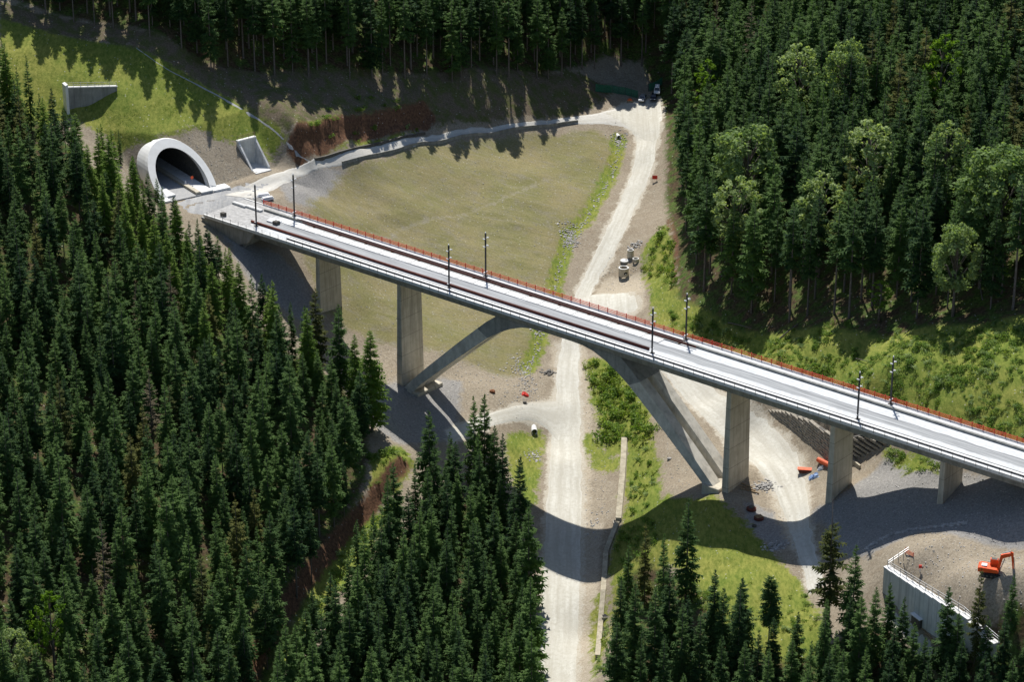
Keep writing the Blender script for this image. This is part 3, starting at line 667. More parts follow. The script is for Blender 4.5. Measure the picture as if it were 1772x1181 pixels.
for k in range(14):
    t = -14 + 8.2*k; o = MB().box(-.12,.12,-.4,.4,0,.29).build('bearing_timber', M['timber'], None, br(t, 10.53, DZ+.015), ANG)
    tag(o, 'short timber bearer under the stacked rails', 'timber', 'bearers under the rails')
pm = MB().tube([(0,0,0),(60,0,0),(117.5,0,0)], .3, 12)
pi_ = pm.build('steel_pipe', M['rust'], None, br(-28, 3.75, DZ+.32), ANG, smooth=True); tag(pi_, 'long rust brown pipe lying along the near side of the deck', 'pipe')
# site material at the tunnel end of the deck
for (t, y, sx_, sy_, h, m, lb) in ((-38, 9.9, 2.2, .45, .5, 'pale', 'pale concrete block at the tunnel end of the deck beside the upstand'), (-33.5, 10.3, 2.6, .5, .45, 'pale', 'long pale concrete kerb block in line with the upstand'),
        (-36, 2.4, .6, .5, .9, 'grime', 'small grey cabinet standing near the pipe end'), (-24, 7.4, 1.6, 1.0, .35, 'white', 'white board lying beside a dark crate on the deck'), (-22.6, 6.6, .7, .6, .8, 'grime', 'dark crate beside a white board on the deck')):
    o = MB().box(-sx_, sx_, -sy_, sy_, 0, h).box(-sx_*.8, sx_*.8, -sy_*.7, sy_*.7, h, h+.06).build('site_block', M[m], None, br(t, y, DZ+.015), ANG+random.uniform(-.06,.06), bevel=.02); tag(o, lb, 'block')
for (px, py, rz, lb) in ((456,340,.3,'pale bundle lying left of the far mast by the red railing'),(463,346,.5,'smaller pale bundle beside the red railing end')):
    q = hit(px, py); o = MB().box(-1.5,1.5,-.5,.5,0,.5).box(-1.3,1.3,-.42,.42,.5,.8).build('material_bundle', M['white'], None, q, rz, bevel=.05); tag(o, lb, 'bundle')

# ------------------------------------------------------------------ tunnel portal
L_, R_ = at(283,346,40), at(372,326,40)
cen = (L_+R_)/2; wv_ = (R_-L_)[:2]; halfw = np.linalg.norm(wv_)/2; ax_x = wv_/np.linalg.norm(wv_); ax_in = np.array([-ax_x[1], ax_x[0]])
portal = empty('tunnel_portal', (cen[0], cen[1], 39.9), math.atan2(ax_x[1], ax_x[0]))
tag(portal, 'round white concrete tunnel mouth cut at a slant into the grassy hillside', 'tunnel portal')
def arch_prof(ro, n=36, zc=2.6):
    out = []
    for k in range(n+1):
        th = -R(22) + (math.pi + 2*R(22))*k/n
        out.append((ro*math.cos(th), zc + ro*math.sin(th)))
    return out
Ro, Ri = halfw+.75, halfw-.8
po, pi2 = arch_prof(Ro), arch_prof(Ri)
slant = lambda z: max(0, z)*1.22
mb = MB(); n = len(po); vs = []
for (x, z) in po: vs.append((x, slant(z), z))
for (x, z) in pi2: vs.append((x, slant(z)+.05, z))
for (x, z) in po: vs.append((x, 60, z))
for (x, z) in pi2: vs.append((x, 60, z))
fs = []
for i in range(n-1):
    fs += [(i, i+1, n+i+1, n+i), (i, 2*n+i, 2*n+i+1, i+1), (n+i, n+i+1, 3*n+i+1, 3*n+i)]
mb.add(vs, fs); tube = mb.build('lining', M['portal'], portal, smooth=False)
MB().prism([(-Ro,-1),(Ro,-1),(Ro,Ro+3),(-Ro,Ro+3)], 60.05, 60.6).build('light_block_cap', M['dark'], portal)  # added black cap, keeps light out of the far tunnel end
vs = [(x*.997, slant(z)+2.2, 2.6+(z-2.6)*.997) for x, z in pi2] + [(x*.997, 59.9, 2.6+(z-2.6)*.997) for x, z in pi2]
MB().add(vs, [(i, i+1, n+i+1, n+i) for i in range(n-1)]).build('shade_lining', M['grime'], portal)  # dark inner skin, the shade inside the tunnel put into its colour
# raised collar round the mouth
ro2 = arch_prof(Ro+.18); vs = [(x, slant(z)-.25, z) for x, z in ro2] + [(x, slant(z)-.25, z) for x, z in pi2] + [(x, slant(z)+1.4, z) for x, z in ro2] + [(x, slant(z)+.6, z) for x, z in pi2]
fs = []
for i in range(n-1): fs += [(i, i+1, n+i+1, n+i), (i, 2*n+i, 2*n+i+1, i+1), (n+i, n+i+1, 3*n+i+1, 3*n+i)]
fs += [(0, n, 3*n, 2*n), (n-1, 2*n-1, 4*n-1, 3*n-1)]
MB().add(vs, fs).build('collar', M['portal'], portal)
MB().box(-Ri+.2, Ri-.2, -2, 60, -.6, .12).build('tunnel_floor', M['asph'], portal)
MB().box(1.1, 2.3, -1.5, 30, .1, .75).build('inner_kerb', M['concrete'], portal, bevel=.05)
MB().box(2.35, Ri-.7, -1.8, 30, .1, .55).build('side_walk', M['pale'], portal, bevel=.05)
MB().box(-Ri+.4, -3.4, .5, 30, .1, .55).build('side_walk', M['pale'], portal, bevel=.05)
for a_, b_ in ((-Ro-1.2, -Ri+.3), (Ri-.5, Ro+2.6)): MB().box(a_, b_, -1.9, 1.2, -.5, .35).build('threshold', M['portal'], portal, bevel=.05)
th = portal.rotation_euler[2]
def plocal(x, y, z): return np.array([cen[0]+ax_x[0]*x+ax_in[0]*y, cen[1]+ax_x[1]*x+ax_in[1]*y, 39.9+z])
sg = empty('road_sign', plocal(3.2, 4.5, .55), th); tag(sg, 'small round orange red sign on a post inside the tunnel mouth', 'sign')
MB().tube([(0,0,0),(0,0,1.7)], .05, 6).build('post', M['galv'], sg); MB().tube([(0,-.06,1.8),(0,-.1,1.8)], .42, 16).build('sign_plate', M['diggerred'], sg)
o = MB().tube([(0,0,0),(0,0,.12),(0,0,.75)], [.35,.3,.06], 10).build('traffic_cone', M['white'], None, plocal(1.9, 5.5, .76)); tag(o, 'pale cone standing on the kerb inside the tunnel mouth', 'cone')

# ------------------------------------------------------------------ upper retaining wall on the hill
a0, a1 = hit(118,190), hit(203,157); zt = at(107,152,a0[2]+5.6)[2]
top0 = np.array([a0[0], a0[1], a0[2]+5.8]); 
d_ = (a1-a0)[:2]; Lw_ = np.linalg.norm(d_); az_ = math.atan2(d_[1], d_[0])
rw = empty('hillside_wall', (a0[0], a0[1], a0[2]), az_); tag(rw, 'wedge shaped grey retaining wall with railing high on the grass slope', 'wall')
zr = a1[2]-a0[2]
npan = 4
tz = lambda x: 5.7 + (zr+1.0-5.7)*x/Lw_
for k in range(npan):
    x0, x1 = Lw_*k/npan+.01, Lw_*(k+1)/npan-.01
    MB().prism([(x0, zr*k/npan-1.5), (x1, zr*(k+1)/npan-1.5), (x1, tz(x1)), (x0, tz(x0))], 0, .6).build('wall_panel', M['girder'], rw)
MB().prism([(-.3,tz(0)),(Lw_+.1,tz(Lw_)),(Lw_+.1,tz(Lw_)+.25),(-.3,tz(0)+.25)], -.15, .75).build('coping', M['pale'], rw)
MB().prism([(-.7,-2),(-.02,-2),(-.02,6.9),(-.7,6.7)], -1.2, 1.2).build('end_pillar', M['portal'], rw)
rl = MB(); rl.bar((0,.4,tz(0)+.7),(Lw_,.4,tz(Lw_)+.7),.06); rl.bar((0,.4,tz(0)+1.2),(Lw_,.4,tz(Lw_)+1.2),.06)
rl = rl.build('railing', M['galv'], rw)
for k in range(8): MB().box(Lw_*k/7-.04, Lw_*k/7+.04, .36, .44, tz(Lw_*k/7)+.2, tz(Lw_*k/7)+1.25).build('post', M['galv'], rl)

# ------------------------------------------------------------------ concrete trough (niche) beside the tunnel
f0, f1 = at(437,299,40.4), at(471,290,40.4); dx_ = (f1-f0)[:2]; wn_ = np.linalg.norm(dx_); an = math.atan2(dx_[1], dx_[0])
ni = empty('concrete_chute', (f0[0], f0[1], 40.3), an); tag(ni, 'open U shaped concrete chute cut into the slope right of the tunnel', 'chute')
wn_ = min(wn_, 5.2)
for x in (-.1, wn_-.35): MB().prism([(0,-1),(6.6,-1),(6.6,6.7),(6.0,6.7),(0,.45)], 0, .45).build('side_wall', M['pale'], ni).matrix_local = Matrix(((0,1,0,x),(1,0,0,0),(0,0,1,0),(0,0,0,1)))
MB().box(.33, wn_-.33, 5.9, 6.5, -1, 6.5).build('back_wall', M['panelc'], ni)
MB().box(.33, wn_-.33, -1.2, 5.9, -.6, .12).build('floor_slab', M['pale'], ni)
MB().box(-.15, wn_+.15, 5.8, 6.7, 6.5, 6.85).build('coping', M['portal'], ni)
rl = MB(); rl.bar((0,6.3,7.5),(wn_,6.3,7.5),.06); rl.bar((0,6.3,7.9),(wn_,6.3,7.9),.06); rl = rl.build('railing', M['timber'], ni)
for k in range(4): MB().box(wn_*k/3-.04, wn_*k/3+.04, 6.26, 6.34, 6.7, 7.95).build('post', M['timber'], rl)

# ------------------------------------------------------------------ kerb wall along the upper road
def wall_strip(name, px, h, th_, mat, label, cat='wall', group=None, step=3.0, batter=0., below=.8, part='wall_segment', cope=None):
    w_ = hits(smooth_px(px, 1))[:, :2]; ln = np.hypot(*np.diff(w_, axis=0).T).sum(); n = max(2, int(ln/step))
    w_, _ = resample(w_, n+1); root = empty(name, (w_[0][0], w_[0][1], z1(*w_[0]))); tag(root, label, cat, group)
    org = np.array(root.location)
    for a, b in zip(w_[:-1], w_[1:]):
        d = (b-a)/np.linalg.norm(b-a); nrm = np.array([-d[1], d[0]])
        za_, zb_ = z1(*a), z1(*b); a = a + d*.012; b = b - d*.012
        q = []
        for p, z in ((a, za_), (b, zb_)):
            for off, hh in ((-th_/2-batter, -below), (th_/2, -below), (th_/2, h), (-th_/2, h)): q.append(np.array([*(p+nrm*off), z+hh]) - org)
        MB().add(q, [(0,1,2,3),(7,6,5,4),(0,4,5,1),(1,5,6,2),(2,6,7,3),(3,7,4,0)]).build(part, mat, root)
        if cope:
            q = []
            for p, z in ((a, za_), (b, zb_)):
                for off, hh in ((-th_/2-.08, h+.003), (th_/2+.08, h+.003), (th_/2+.08, h+.16), (-th_/2-.08, h+.16)): q.append(np.array([*(p+nrm*off), z+hh]) - org)
            MB().add(q, [(0,1,2,3),(7,6,5,4),(0,4,5,1),(1,5,6,2),(2,6,7,3),(3,7,4,0)]).build('coping', cope, root)
    return root
wall_strip('roadside_kerb', [(592,284),(640,273),(720,253),(800,238),(900,224),(1000,212)], .75, .35, M['girder'], 'low dark concrete kerb wall between the upper road and the dry lawn', step=5)
wall_strip('roadside_kerb', [(545,277),(600,262),(660,248),(735,232)], .55, .5, M['grime'], 'low dark kerb at the foot of the red soil bank', step=5)
# retaining walls right of the valley road
wall_strip('valley_wall', [(1070,905),(1074,860),(1078,815),(1080,765)], 1.0, 1.1, M['rough'], 'battered beige retaining wall right of the valley road, beyond the bridge shadow', step=8, batter=2.4, below=3.0, cope=M['rough'])
wall_strip('valley_wall', [(1034,1140),(1040,1070),(1046,1000),(1050,930),(1068,908)], 0.6, .9, M['rough'], 'low beige retaining wall right of the valley road, crossed by the bridge shadow', step=8, batter=1.0, below=2.2, cope=M['rough'])
for (px, py) in ((1081,789),(1078,818),(1075,855),(1067,905),(1047,1068),(1043,1090),(1038,1118)):
    q = hit(px, py); root = empty('drain_inlet', q, .1); tag(root, 'small dark drain inlet behind the beige retaining wall', 'drain inlet', 'drain inlets behind the valley wall')
    MB().box(-.75,.75,-.75,.75,-.5,.25).build('frame', M['concrete'], root, bevel=.05); MB().box(-.6,.6,-.6,.6,.26,.3).build('opening', M['dark'], root)  # black slab stands in for the shade in the inlet

# ------------------------------------------------------------------ stone block wall under the right spans
sa, sb_ = hit(1345,735), hit(1480,800)
def block_wall(p, q, hts, label, block=(.95,.5)):
    d = (q-p)[:2]; L = np.linalg.norm(d); az = math.atan2(d[1], d[0]); root = empty('stone_wall', p, az); tag(root, label, 'wall')
    mb = MB(); slope = (q[2]-p[2])/L; cols = int(L/block[0])
    for row in range(40):
        for k in range(cols+1):
            x = (k + (row % 2)*.5 - .25)*block[0]; x1_ = min(L, x+block[0]-.05); x = max(0, x)
            if x1_-x < .2: continue
            hmax = np.interp((x+.4)/L, [a for a,_ in hts], [b for _,b in hts]); z = -1.5 + row*block[1]
            if z+block[1] > hmax: continue
            o_ = random.uniform(-.07, .07) + row*.09; zs = slope*x
            mb.box(x, x1_, o_, o_+.8, z+zs+.02, z+zs+block[1]-.03)
    o = mb.build('stone_blocks', M['blockstone'], root); o['kind'] = 'stuff'
    bk = [(s*L, slope*s*L-1.9) for s,_ in hts] + [(s*L, h+slope*s*L-.35) for s,h in reversed(hts)]
    MB().prism(bk, 1.6, 2.4).build('backing', M['grime'], root)
    return root
sw = block_wall(np.array([*SWL[0], z1(*(SWL[0]+np.array([-1,-1])))]), np.array([*SWL[2], z1(*(SWL[2]+np.array([-1.,-1])))]), [(0,1.0),(.3,4.6),(.6,6.6),(1,7.4)], 'dark stone block retaining wall behind the first right pier')
sw2 = block_wall(np.array([*SWL[2], z1(*(SWL[2]+np.array([-1,-1])))]), np.array([*SWL[3], z1(*(SWL[3]+np.array([.5,-1.2])))]), [(0,7.4),(.5,5.5),(1,1.6)], 'dark stone block retaining wall end right of the second right pier')
wall_strip('timber_ramp', [(1474,800),(1488,812)], .8, .4, M['rough'], 'thin pale wall strip beside the second right pier', step=3)

# ------------------------------------------------------------------ panel wall with railing, lower right
b0, b1 = np.array([71.4,471.6]), np.array([88.0,440.6]); dw = (b1-b0); Lp = np.linalg.norm(dw); azp = math.atan2(dw[1], dw[0])
pw = empty('panel_wall', (*b0, 14.4), azp); tag(pw, 'tall concrete panel wall with stepped top and railing below the spoil heap', 'wall')
npn = 13
for k in range(npn):
    x0 = Lp*k/npn; x1 = Lp*(k+1)/npn
    h0 = 9.4 + 1.9*min(1, k/9.) - .35*max(0, k-9); off = max(0, 3-k)*.28
    MB().box(x0+.03, x1-.03, .0+off*.4, .8+off*.4, -2.5, h0).build('wall_panel', M['panelc'], pw, bevel=.03)
    MB().box(x0+.02, x1-.02, -.12+off*.4, 1.25+off*.4, h0+.004, h0+.3).build('coping', M['pale'], pw)
rl = MB()
for z in (.75, 1.25): rl.bar((.4,1.0,9.6+z),(Lp*9/npn,.95,11.5+z),.07); rl.bar((Lp*9/npn,.95,11.5+z),(Lp,.95,10.5+z),.07)
for z in (.75, 1.25): rl.bar((.4,1.0,9.6+z),(-.6,6.5,10.8+z),.07)
rl = rl.build('railing', M['galv'], pw)
for k in range(18):
    x = .4+(Lp-.5)*k/17; MB().box(x-.05, x+.05, .93, 1.03, 9.5+1.9*min(1, x/(Lp*9/npn))-1.1*max(0, x/Lp*npn-9)/4, 10.8+1.9*min(1, x/(Lp*9/npn))-1.1*max(0, x/Lp*npn-9)/4).build('post', M['galv'], rl)
for k in range(4):
    q = np.array([.4-.25*k, 1.+1.4*k]); MB().box(q[0]-.05, q[0]+.05, q[1]-.05, q[1]+.05, 9.4, 11.1+.25*k).build('post', M['galv'], rl)
def pwl(x, y, z): c_, s_ = math.cos(azp), math.sin(azp); return np.array([b0[0]+c_*x-s_*y, b0[1]+s_*x+c_*y, 14.4+z])
on = empty('safety_barrier', pwl(-.4, 6.6, 10.2), azp); tag(on, 'orange mesh barrier at the far corner of the panel wall', 'barrier')
mb = MB(); [mb.bar((-1.2,0,.15+.13*j),(1.2,0,.15+.13*j),.03) for j in range(8)]; [mb.bar((-1.2+.2*j,0,.1),(-1.2+.2*j,0,1.1),.03) for j in range(13)]
mb.build('mesh_panel', M['orange'], on); MB().box(-1.3,-1.2,-.05,.05,-1,1.3).build('post', M['red'], on); MB().box(1.2,1.3,-.05,.05,-1,1.3).build('post', M['red'], on)
q_ = hit(1592,990); on = empty('marker_post', q_); tag(on, 'small red marker post on the spoil beside the panel wall', 'marker'); MB().tube([(0,0,0),(0,0,1.0)], .08, 8).build('post', M['white'], on); MB().box(-.3,.3,-.12,.12,.8,1.4).build('marker_plate', M['red'], on)
q = hit(1590,1080); sh = empty('site_cabin', q, azp); tag(sh, 'small white roofed site box at the foot of the panel wall', 'site box')
MB().box(-1.3,1.3,-.9,.9,-.3,1.6).build('body', M['grime'], sh, bevel=.03); MB().prism([(-1.5,1.6),(1.5,1.6),(1.5,1.75),(-1.5,1.85)], -1.1, 1.1).build('roof', M['white'], sh)
for k in range(6):
    q = hit(1603+k*3, 1096+k*4); o = MB().box(-1.6,1.6,-.12,.12,0,.14).box(-1.5,1.5,-.1,.1,.14,.2).build('timber_beam', M['timber'], None, q, azp+random.uniform(-.4,.4)); tag(o, 'brown timber beam lying loose below the panel wall', 'timber', 'timber below the panel wall')

# ------------------------------------------------------------------ stone lined channel in the bridge shadow
ch = hits(smooth_px([(1498,952),(1520,935),(1555,922),(1600,914),(1640,910),(1672,905)]))
cs, Lc = resample(ch[:, :2], 70)
stone_v = []
def rock(seed, flat_=.7):
    r_ = random.Random(seed); bm = bmesh.new(); bmesh.ops.create_icosphere(bm, subdivisions=1, radius=1)
    for v in bm.verts: v.co *= r_.uniform(.7, 1.15); v.co.z *= flat_
    m = bpy.data.meshes.new('rock'); bm.to_mesh(m); bm.free(); return m
rocks = [rock(k) for k in range(8)]
rk = [np.array([tuple(v.co) for v in m.vertices]) for m in rocks]; rf = [[tuple(p.vertices) for p in m.polygons] for m in rocks]
def rock_field(name, places, mat, label, cat):
    mb = MB()
    for (x, y, z, s) in places:
        k = random.randrange(8); a = random.uniform(0, 6.28); c_, s_ = math.cos(a), math.sin(a)
        P = rk[k]*s*np.array([random.uniform(.7,1.3), random.uniform(.7,1.2), random.uniform(.6,1)])
        mb.add(np.stack([P[:,0]*c_-P[:,1]*s_+x, P[:,0]*s_+P[:,1]*c_+y, P[:,2]+z], -1), rf[k])
    me_ = bpy.data.meshes.new(name); me_.from_pydata(mb.v, [], mb.f); me_.materials.append(mat)
    o = bpy.data.objects.new(name, me_); col.objects.link(o); tag(o, label, cat, kind='stuff'); return o
pl = []
for p in cs:
    for j in range(5):
        q = p + rng.normal(size=2)*.28; pl.append((q[0], q[1], z1(*q)+.05, random.uniform(.2,.42)))
rock_field('channel_stones', pl, M['stone'], 'curved line of pale stones lining a channel in the bridge shadow', 'stones')
pl = []
dl, Ld = resample(ditch, int(110))
for p in dl:
    for j in range(random.choice((2,3,4,6))):
        q = p + rng.normal(size=2)*.55; pl.append((q[0], q[1], z1(*q)+.02, random.uniform(.1,.34)))
for (px, py, n_, sp_, s0, s1) in ((985,405,130,1.9,.12,.38),(992,418,90,1.6,.12,.36),(900,640,120,2.2,.1,.32),(912,665,90,2.0,.1,.3),(1072,245,90,1.8,.12,.35),(925,790,70,1.0,.1,.28),(930,570,60,1.4,.12,.38),(900,690,60,2.5,.08,.25),(1030,905,40,2,.1,.3)):
    for j in range(n_):
        q = hit(px, py)[:2] + rng.normal(size=2)*sp_*np.array([.7,1.3]); pl.append((q[0], q[1], z1(*q)+.03, random.uniform(s0,s1)))
rock_field('ditch_stones', pl, M['stone'], 'scattered pale stones along the drainage ditch', 'stones')
for (px, py, n_, sp_, mat, lb) in ((949,645,70,1.0,'stonedark','dark rubble heap beside the valley road junction'),(1322,842,130,1.5,'stone','rubble heap right of the arch foot pier'),(1342,946,90,1.3,'stone','pale rubble heap beside the lower end of the construction track'),(1100,425,40,1.5,'stone','loose pale stones beyond the concrete rings')):
    pl = []
    c0 = hit(px, py)[:2]
    for j in range(n_):
        q = c0 + rng.normal(size=2)*sp_*np.array([.9,.7]); r_ = np.linalg.norm(q-c0)/sp_; pl.append((q[0], q[1], z1(*q)+max(0, .5-.3*r_)*random.random(), random.uniform(.15,.42)))
    rock_field('rubble_heap', pl, M[mat], lb, 'rubble')
for (px, py, s, mat, lb) in ((852,679,.75,'soilred','brown boulder left of the red sheet'),(1158,795,.55,'stone','pale boulder on the bank under the right arch leg'),(657,690,.6,'stonedark','boulder near the left arch foot'),(1450,700,.5,'stone','boulder beyond the stone wall')):
    o = mesh_obj('boulder', rocks[random.randrange(8)].copy(), M[mat], None, hit(px, py)+np.array([0,0,s*.3])); o.scale = (s*1.2, s, s*.9); tag(o, lb, 'boulder')

pl = []
for poly, n_, s0, s1 in (([(640,600),(760,605),(900,655),(940,690),(850,705),(760,700),(650,660)], 260, .07, .22), ([(1520,975),(1640,930),(1770,960),(1770,1100),(1660,1040)], 320, .07, .22), ([(1290,870),(1440,870),(1640,800),(1770,850),(1770,940),(1500,960),(1430,900)], 420, .07, .24), ([(1012,620),(1030,620),(1055,790),(1040,1000),(1014,1000)], 180, .06, .18), ([(560,400),(760,260),(1030,235),(1050,300),(960,500),(800,600),(620,560)], 420, .06, .2), ([(1030,420),(1110,420),(1110,500),(1040,500)], 120, .06, .2), ([(1140,700),(1230,760),(1250,840),(1150,850)], 120, .07, .22), ([(320,240),(350,225),(425,300),(380,325)], 120, .06, .16)):
    w_ = wpoly(poly); x0, y0 = w_.min(0); x1, y1 = w_.max(0); X = rng.uniform(x0, x1, n_*3); Y = rng.uniform(y0, y1, n_*3); k_ = np.where(sd_poly(X, Y, w_) > 0)[0][:n_]
    for q in k_: pl.append((X[q], Y[q], z1(X[q], Y[q])+.03, random.uniform(s0, s1)))
rock_field('loose_stones', pl, M['stone'], 'small pale stones strewn over the bare slopes and meadow', 'stones')

# ------------------------------------------------------------------ culvert pipes
def culvert(px, py, r_, rz, label):
    q = hit(px, py); root = empty('culvert_pipe', q, rz); tag(root, label, 'culvert')
    prof = []
    mb = MB(); n = 20; vs = []
    for y, rr in ((0, r_), (0, r_*.82), (2.6, r_*.82), (2.6, r_)):
        vs += [(rr*math.cos(2*math.pi*k/n), y, r_*.8+rr*math.sin(2*math.pi*k/n)) for k in range(n)]
    fs = [(a*n+k, a*n+(k+1)%n, ((a+1)%4)*n+(k+1)%n, ((a+1)%4)*n+k) for a in range(4) for k in range(n)]
    mb.add(vs, fs).build('pipe', M['pale'], root, smooth=False)
    MB().tube([(0,1.0,r_*.8),(0,1.1,r_*.8)], r_*.815, 20).build('shade_disc', M['dark'], root)  # black disc paints the shade inside the pipe
    return root
culvert(925,752,.72,.1,'white rimmed culvert pipe in the grass hollow left of the valley road')
culvert(1071,240,.55,.25,'culvert pipe at the upper end of the stony ditch')

# ------------------------------------------------------------------ concrete rings
def ring(px, py, r_, h, label, hexa=False, lid=False, hole=False):
    q = hit(px, py); root = empty('concrete_ring', q, .3); tag(root, label, 'concrete ring', 'precast shaft parts beside the road')
    n = 8 if hexa else 22
    if lid:
        MB().lathe([(.02,0),(r_,0),(r_,h),(.02,h)], n).build('slab', M['pale'], root); MB().lathe([(.02,h+.004),(.28,h+.004),(.28,h+.03),(.02,h+.03)], 12, (.45,.2,0)).build('opening', M['dark'], root)  # hole in the lid is a black plate painting its shade
    else:
        MB().lathe([(r_*.78,0),(r_,0),(r_,h),(r_*.78,h)], n).build('wall', M['concrete'], root)
        MB().lathe([(r_*.77,h+.003),(r_*1.02,h+.003),(r_*1.02,h+.1),(r_*.77,h+.1)], n).build('rim', M['pale'], root)
        if hole:
            MB().tube([(.1,-r_*.93,h*.45),(.1,-r_*1.01,h*.45)], h*.2, 14).build('opening', M['dark'], root)  # black plug paints the shade of the side hole
            MB().tube([(.1,-r_*.93,h*.38),(.1,-r_*1.02,h*.38)], h*.1, 10).build('opening_base', M['pale'], root)
ring(1091,445,.82,1.9,'tallest narrow brown concrete ring farthest from the bridge'); ring(1081,453,1.15,.4,'flat pale round concrete lid between the rings', lid=True)
ring(1100,453,.8,.8,'low dark concrete ring lying right of the pale lid'); ring(1079,477,1.35,2.1,'big octagonal concrete shaft ring with a side opening', hexa=True, hole=True)

# ------------------------------------------------------------------ things lying under the right spans
q = hit(1392,818); sk = empty('steel_skip', q, -.15); tag(sk, 'small dark red steel trough on the pale track', 'skip')
MB().prism([(-1.1,0),(1.1,0),(1.4,.8),(-1.4,.8)], -.55, .55).build('body', M['rust'], sk); MB().box(-1.5,1.5,-.65,.65,.803,.9).build('rim', M['tank'], sk)
q = hit(1428,806); tk = empty('steel_tank', q+np.array([0,0,.55]), -.9); tag(tk, 'long orange red cylinder lying beside the second right pier', 'tank')
MB().tube([(-2.3,0,0),(-2.2,0,0),(2.2,0,0),(2.3,0,0)], [.4,.55,.55,.4], 14).build('shell', M['tank'], tk, smooth=False)
for x in (-1.4, 1.4): MB().box(x-.12,x+.12,-.5,.5,-.56,-.3).build('saddle', M['timber'], tk)
def crumpled(px, py, mat, sx_, sy_, label, cat, name='plastic_sheet', hgt=.5):
    c0 = hit(px, py); n = 9; vs = []; fs = []
    for i in range(n):
        for j in range(n):
            x = (i/(n-1)-.5)*sx_*2 + random.uniform(-.1,.1); y = (j/(n-1)-.5)*sy_*2 + random.uniform(-.1,.1)
            e = max(0, 1-max(abs(i-4), abs(j-4))/4.); vs.append((x, y, z1(c0[0]+x, c0[1]+y)-c0[2] + .03 + (hgt*random.uniform(.3,1) if e > 0 else 0)))
    fs = [(i*n+j, i*n+j+1, (i+1)*n+j+1, (i+1)*n+j) for i in range(n-1) for j in range(n-1)]
    o = MB().add(vs, fs).build(name, mat, None, c0); tag(o, label, cat); return o
crumpled(1408,826,M['blue'],1.0,.8,'crumpled blue and white plastic sheet beside the pale track','sheet')
crumpled(1420,812,M['white'],.6,.4,'small crumpled white sheet near the orange cylinder','sheet')
crumpled(909,684,M['red'],.8,.7,'bright red sheet on the stones by the side road','sheet', hgt=.5)
for (px, py, lb, grate) in ((1300,883,'round rusty cover lying in the bridge shadow', False),(1313,899,'rusty slatted drum half in the bridge shadow', True)):
    q = hit(px, py); o = empty('rusty_drum', q, .4); tag(o, lb, 'drum')
    MB().lathe([(.05,0),(1.05,0),(1.05,.45),(.8,.6),(.05,.6)], 18).build('body', M['rust'], o)
    if grate:
        for k in range(4): MB().box(-.75,.75,-.6+.35*k,-.45+.35*k,.605,.75).build('slat', M['timber'], o)
    else: MB().lathe([(.05,.605),(.5,.605),(.4,1.0),(.05,1.0)], 14).build('hub', M['grime'], o)
q = hit(1305,912); o = MB().lathe([(.3,0),(.5,0),(.5,.35),(.3,.35)], 14).build('tyre', M['grime'], None, q); tag(o, 'small grey ring lying at the edge of the grass mound', 'tyre')
for k, (px, py) in enumerate(((1288,840),(1292,846),(1297,851))):
    q = hit(px, py); o = MB().box(-2.2,2.2,-.13,.13,.0,.18).box(-2.1,2.1,-.1,.1,.18,.24).build('timber_beam', M['timber'], None, q+np.array([0,0,.02]), -.75+.1*k); tag(o, 'long grey beam lying in shadow at the right arch pier', 'timber', 'beams by the arch pier')
# red board sign beside the road, green fences
q = hit(1133,314); rs = empty('red_sign', q, -.1); tag(rs, 'red board on two posts at the right edge of the road', 'sign')
for x in (-.55,.5): MB().box(x,x+.07,-.04,.04,-.3,1.7).build('post', M['galv'], rs)
MB().box(-.7,.7,-.07,-.043,.65,1.7).build('sign_plate', M['red'], rs)
o = MB().box(-.45,.45,-.3,.3,0,.25).box(-.4,.4,-.25,.25,.25,.4).build('drain_cover', M['grime'], None, hit(908,698), .1); tag(o, 'small dark green grate at the edge of the side road', 'grate')
def green_fence(px, label):
    w_ = hits(px); root = empty('mesh_fence', w_[0]); tag(root, label, 'fence')
    for a, b in zip(w_[:-1], w_[1:]):
        n = max(2, int(np.linalg.norm(b-a)/2.6)); d = (b-a)[:2]/np.linalg.norm((b-a)[:2]); ang = math.atan2(d[1], d[0])
        for k in range(n):
            p = a + (b-a)*k/n; p2 = a + (b-a)*(k+1)/n; zz = z1(p[0], p[1]); z2_ = z1(p2[0], p2[1])
            MB().tube([(*(p[:2]-w_[0][:2]), zz-w_[0][2]-.3), (*(p[:2]-w_[0][:2]), zz-w_[0][2]+2.3)], .06, 6).build('post', M['mast'], root)
            mb = MB(); A = p[:2]-w_[0][:2]; B = p2[:2]-w_[0][:2]
            for j in range(10):
                h = .1+.225*j; mb.bar((*A, zz-w_[0][2]+h), (*B, z2_-w_[0][2]+h), .05, .14)
            for j in range(1, 7):
                f = j/7; C_ = A*(1-f)+B*f; zc_ = zz*(1-f)+z2_*f-w_[0][2]; mb.bar((*C_, zc_+.05), (*C_, zc_+2.2), .1, .05)
            mb.build('mesh_panel', M['green_net'], root)
green_fence([(1030,158),(1060,160),(1082,164),(1104,170)], 'dark green mesh fence left of the parked cars')
green_fence([(1122,158),(1135,154),(1146,146)], 'bright green mesh fence behind the dark car')

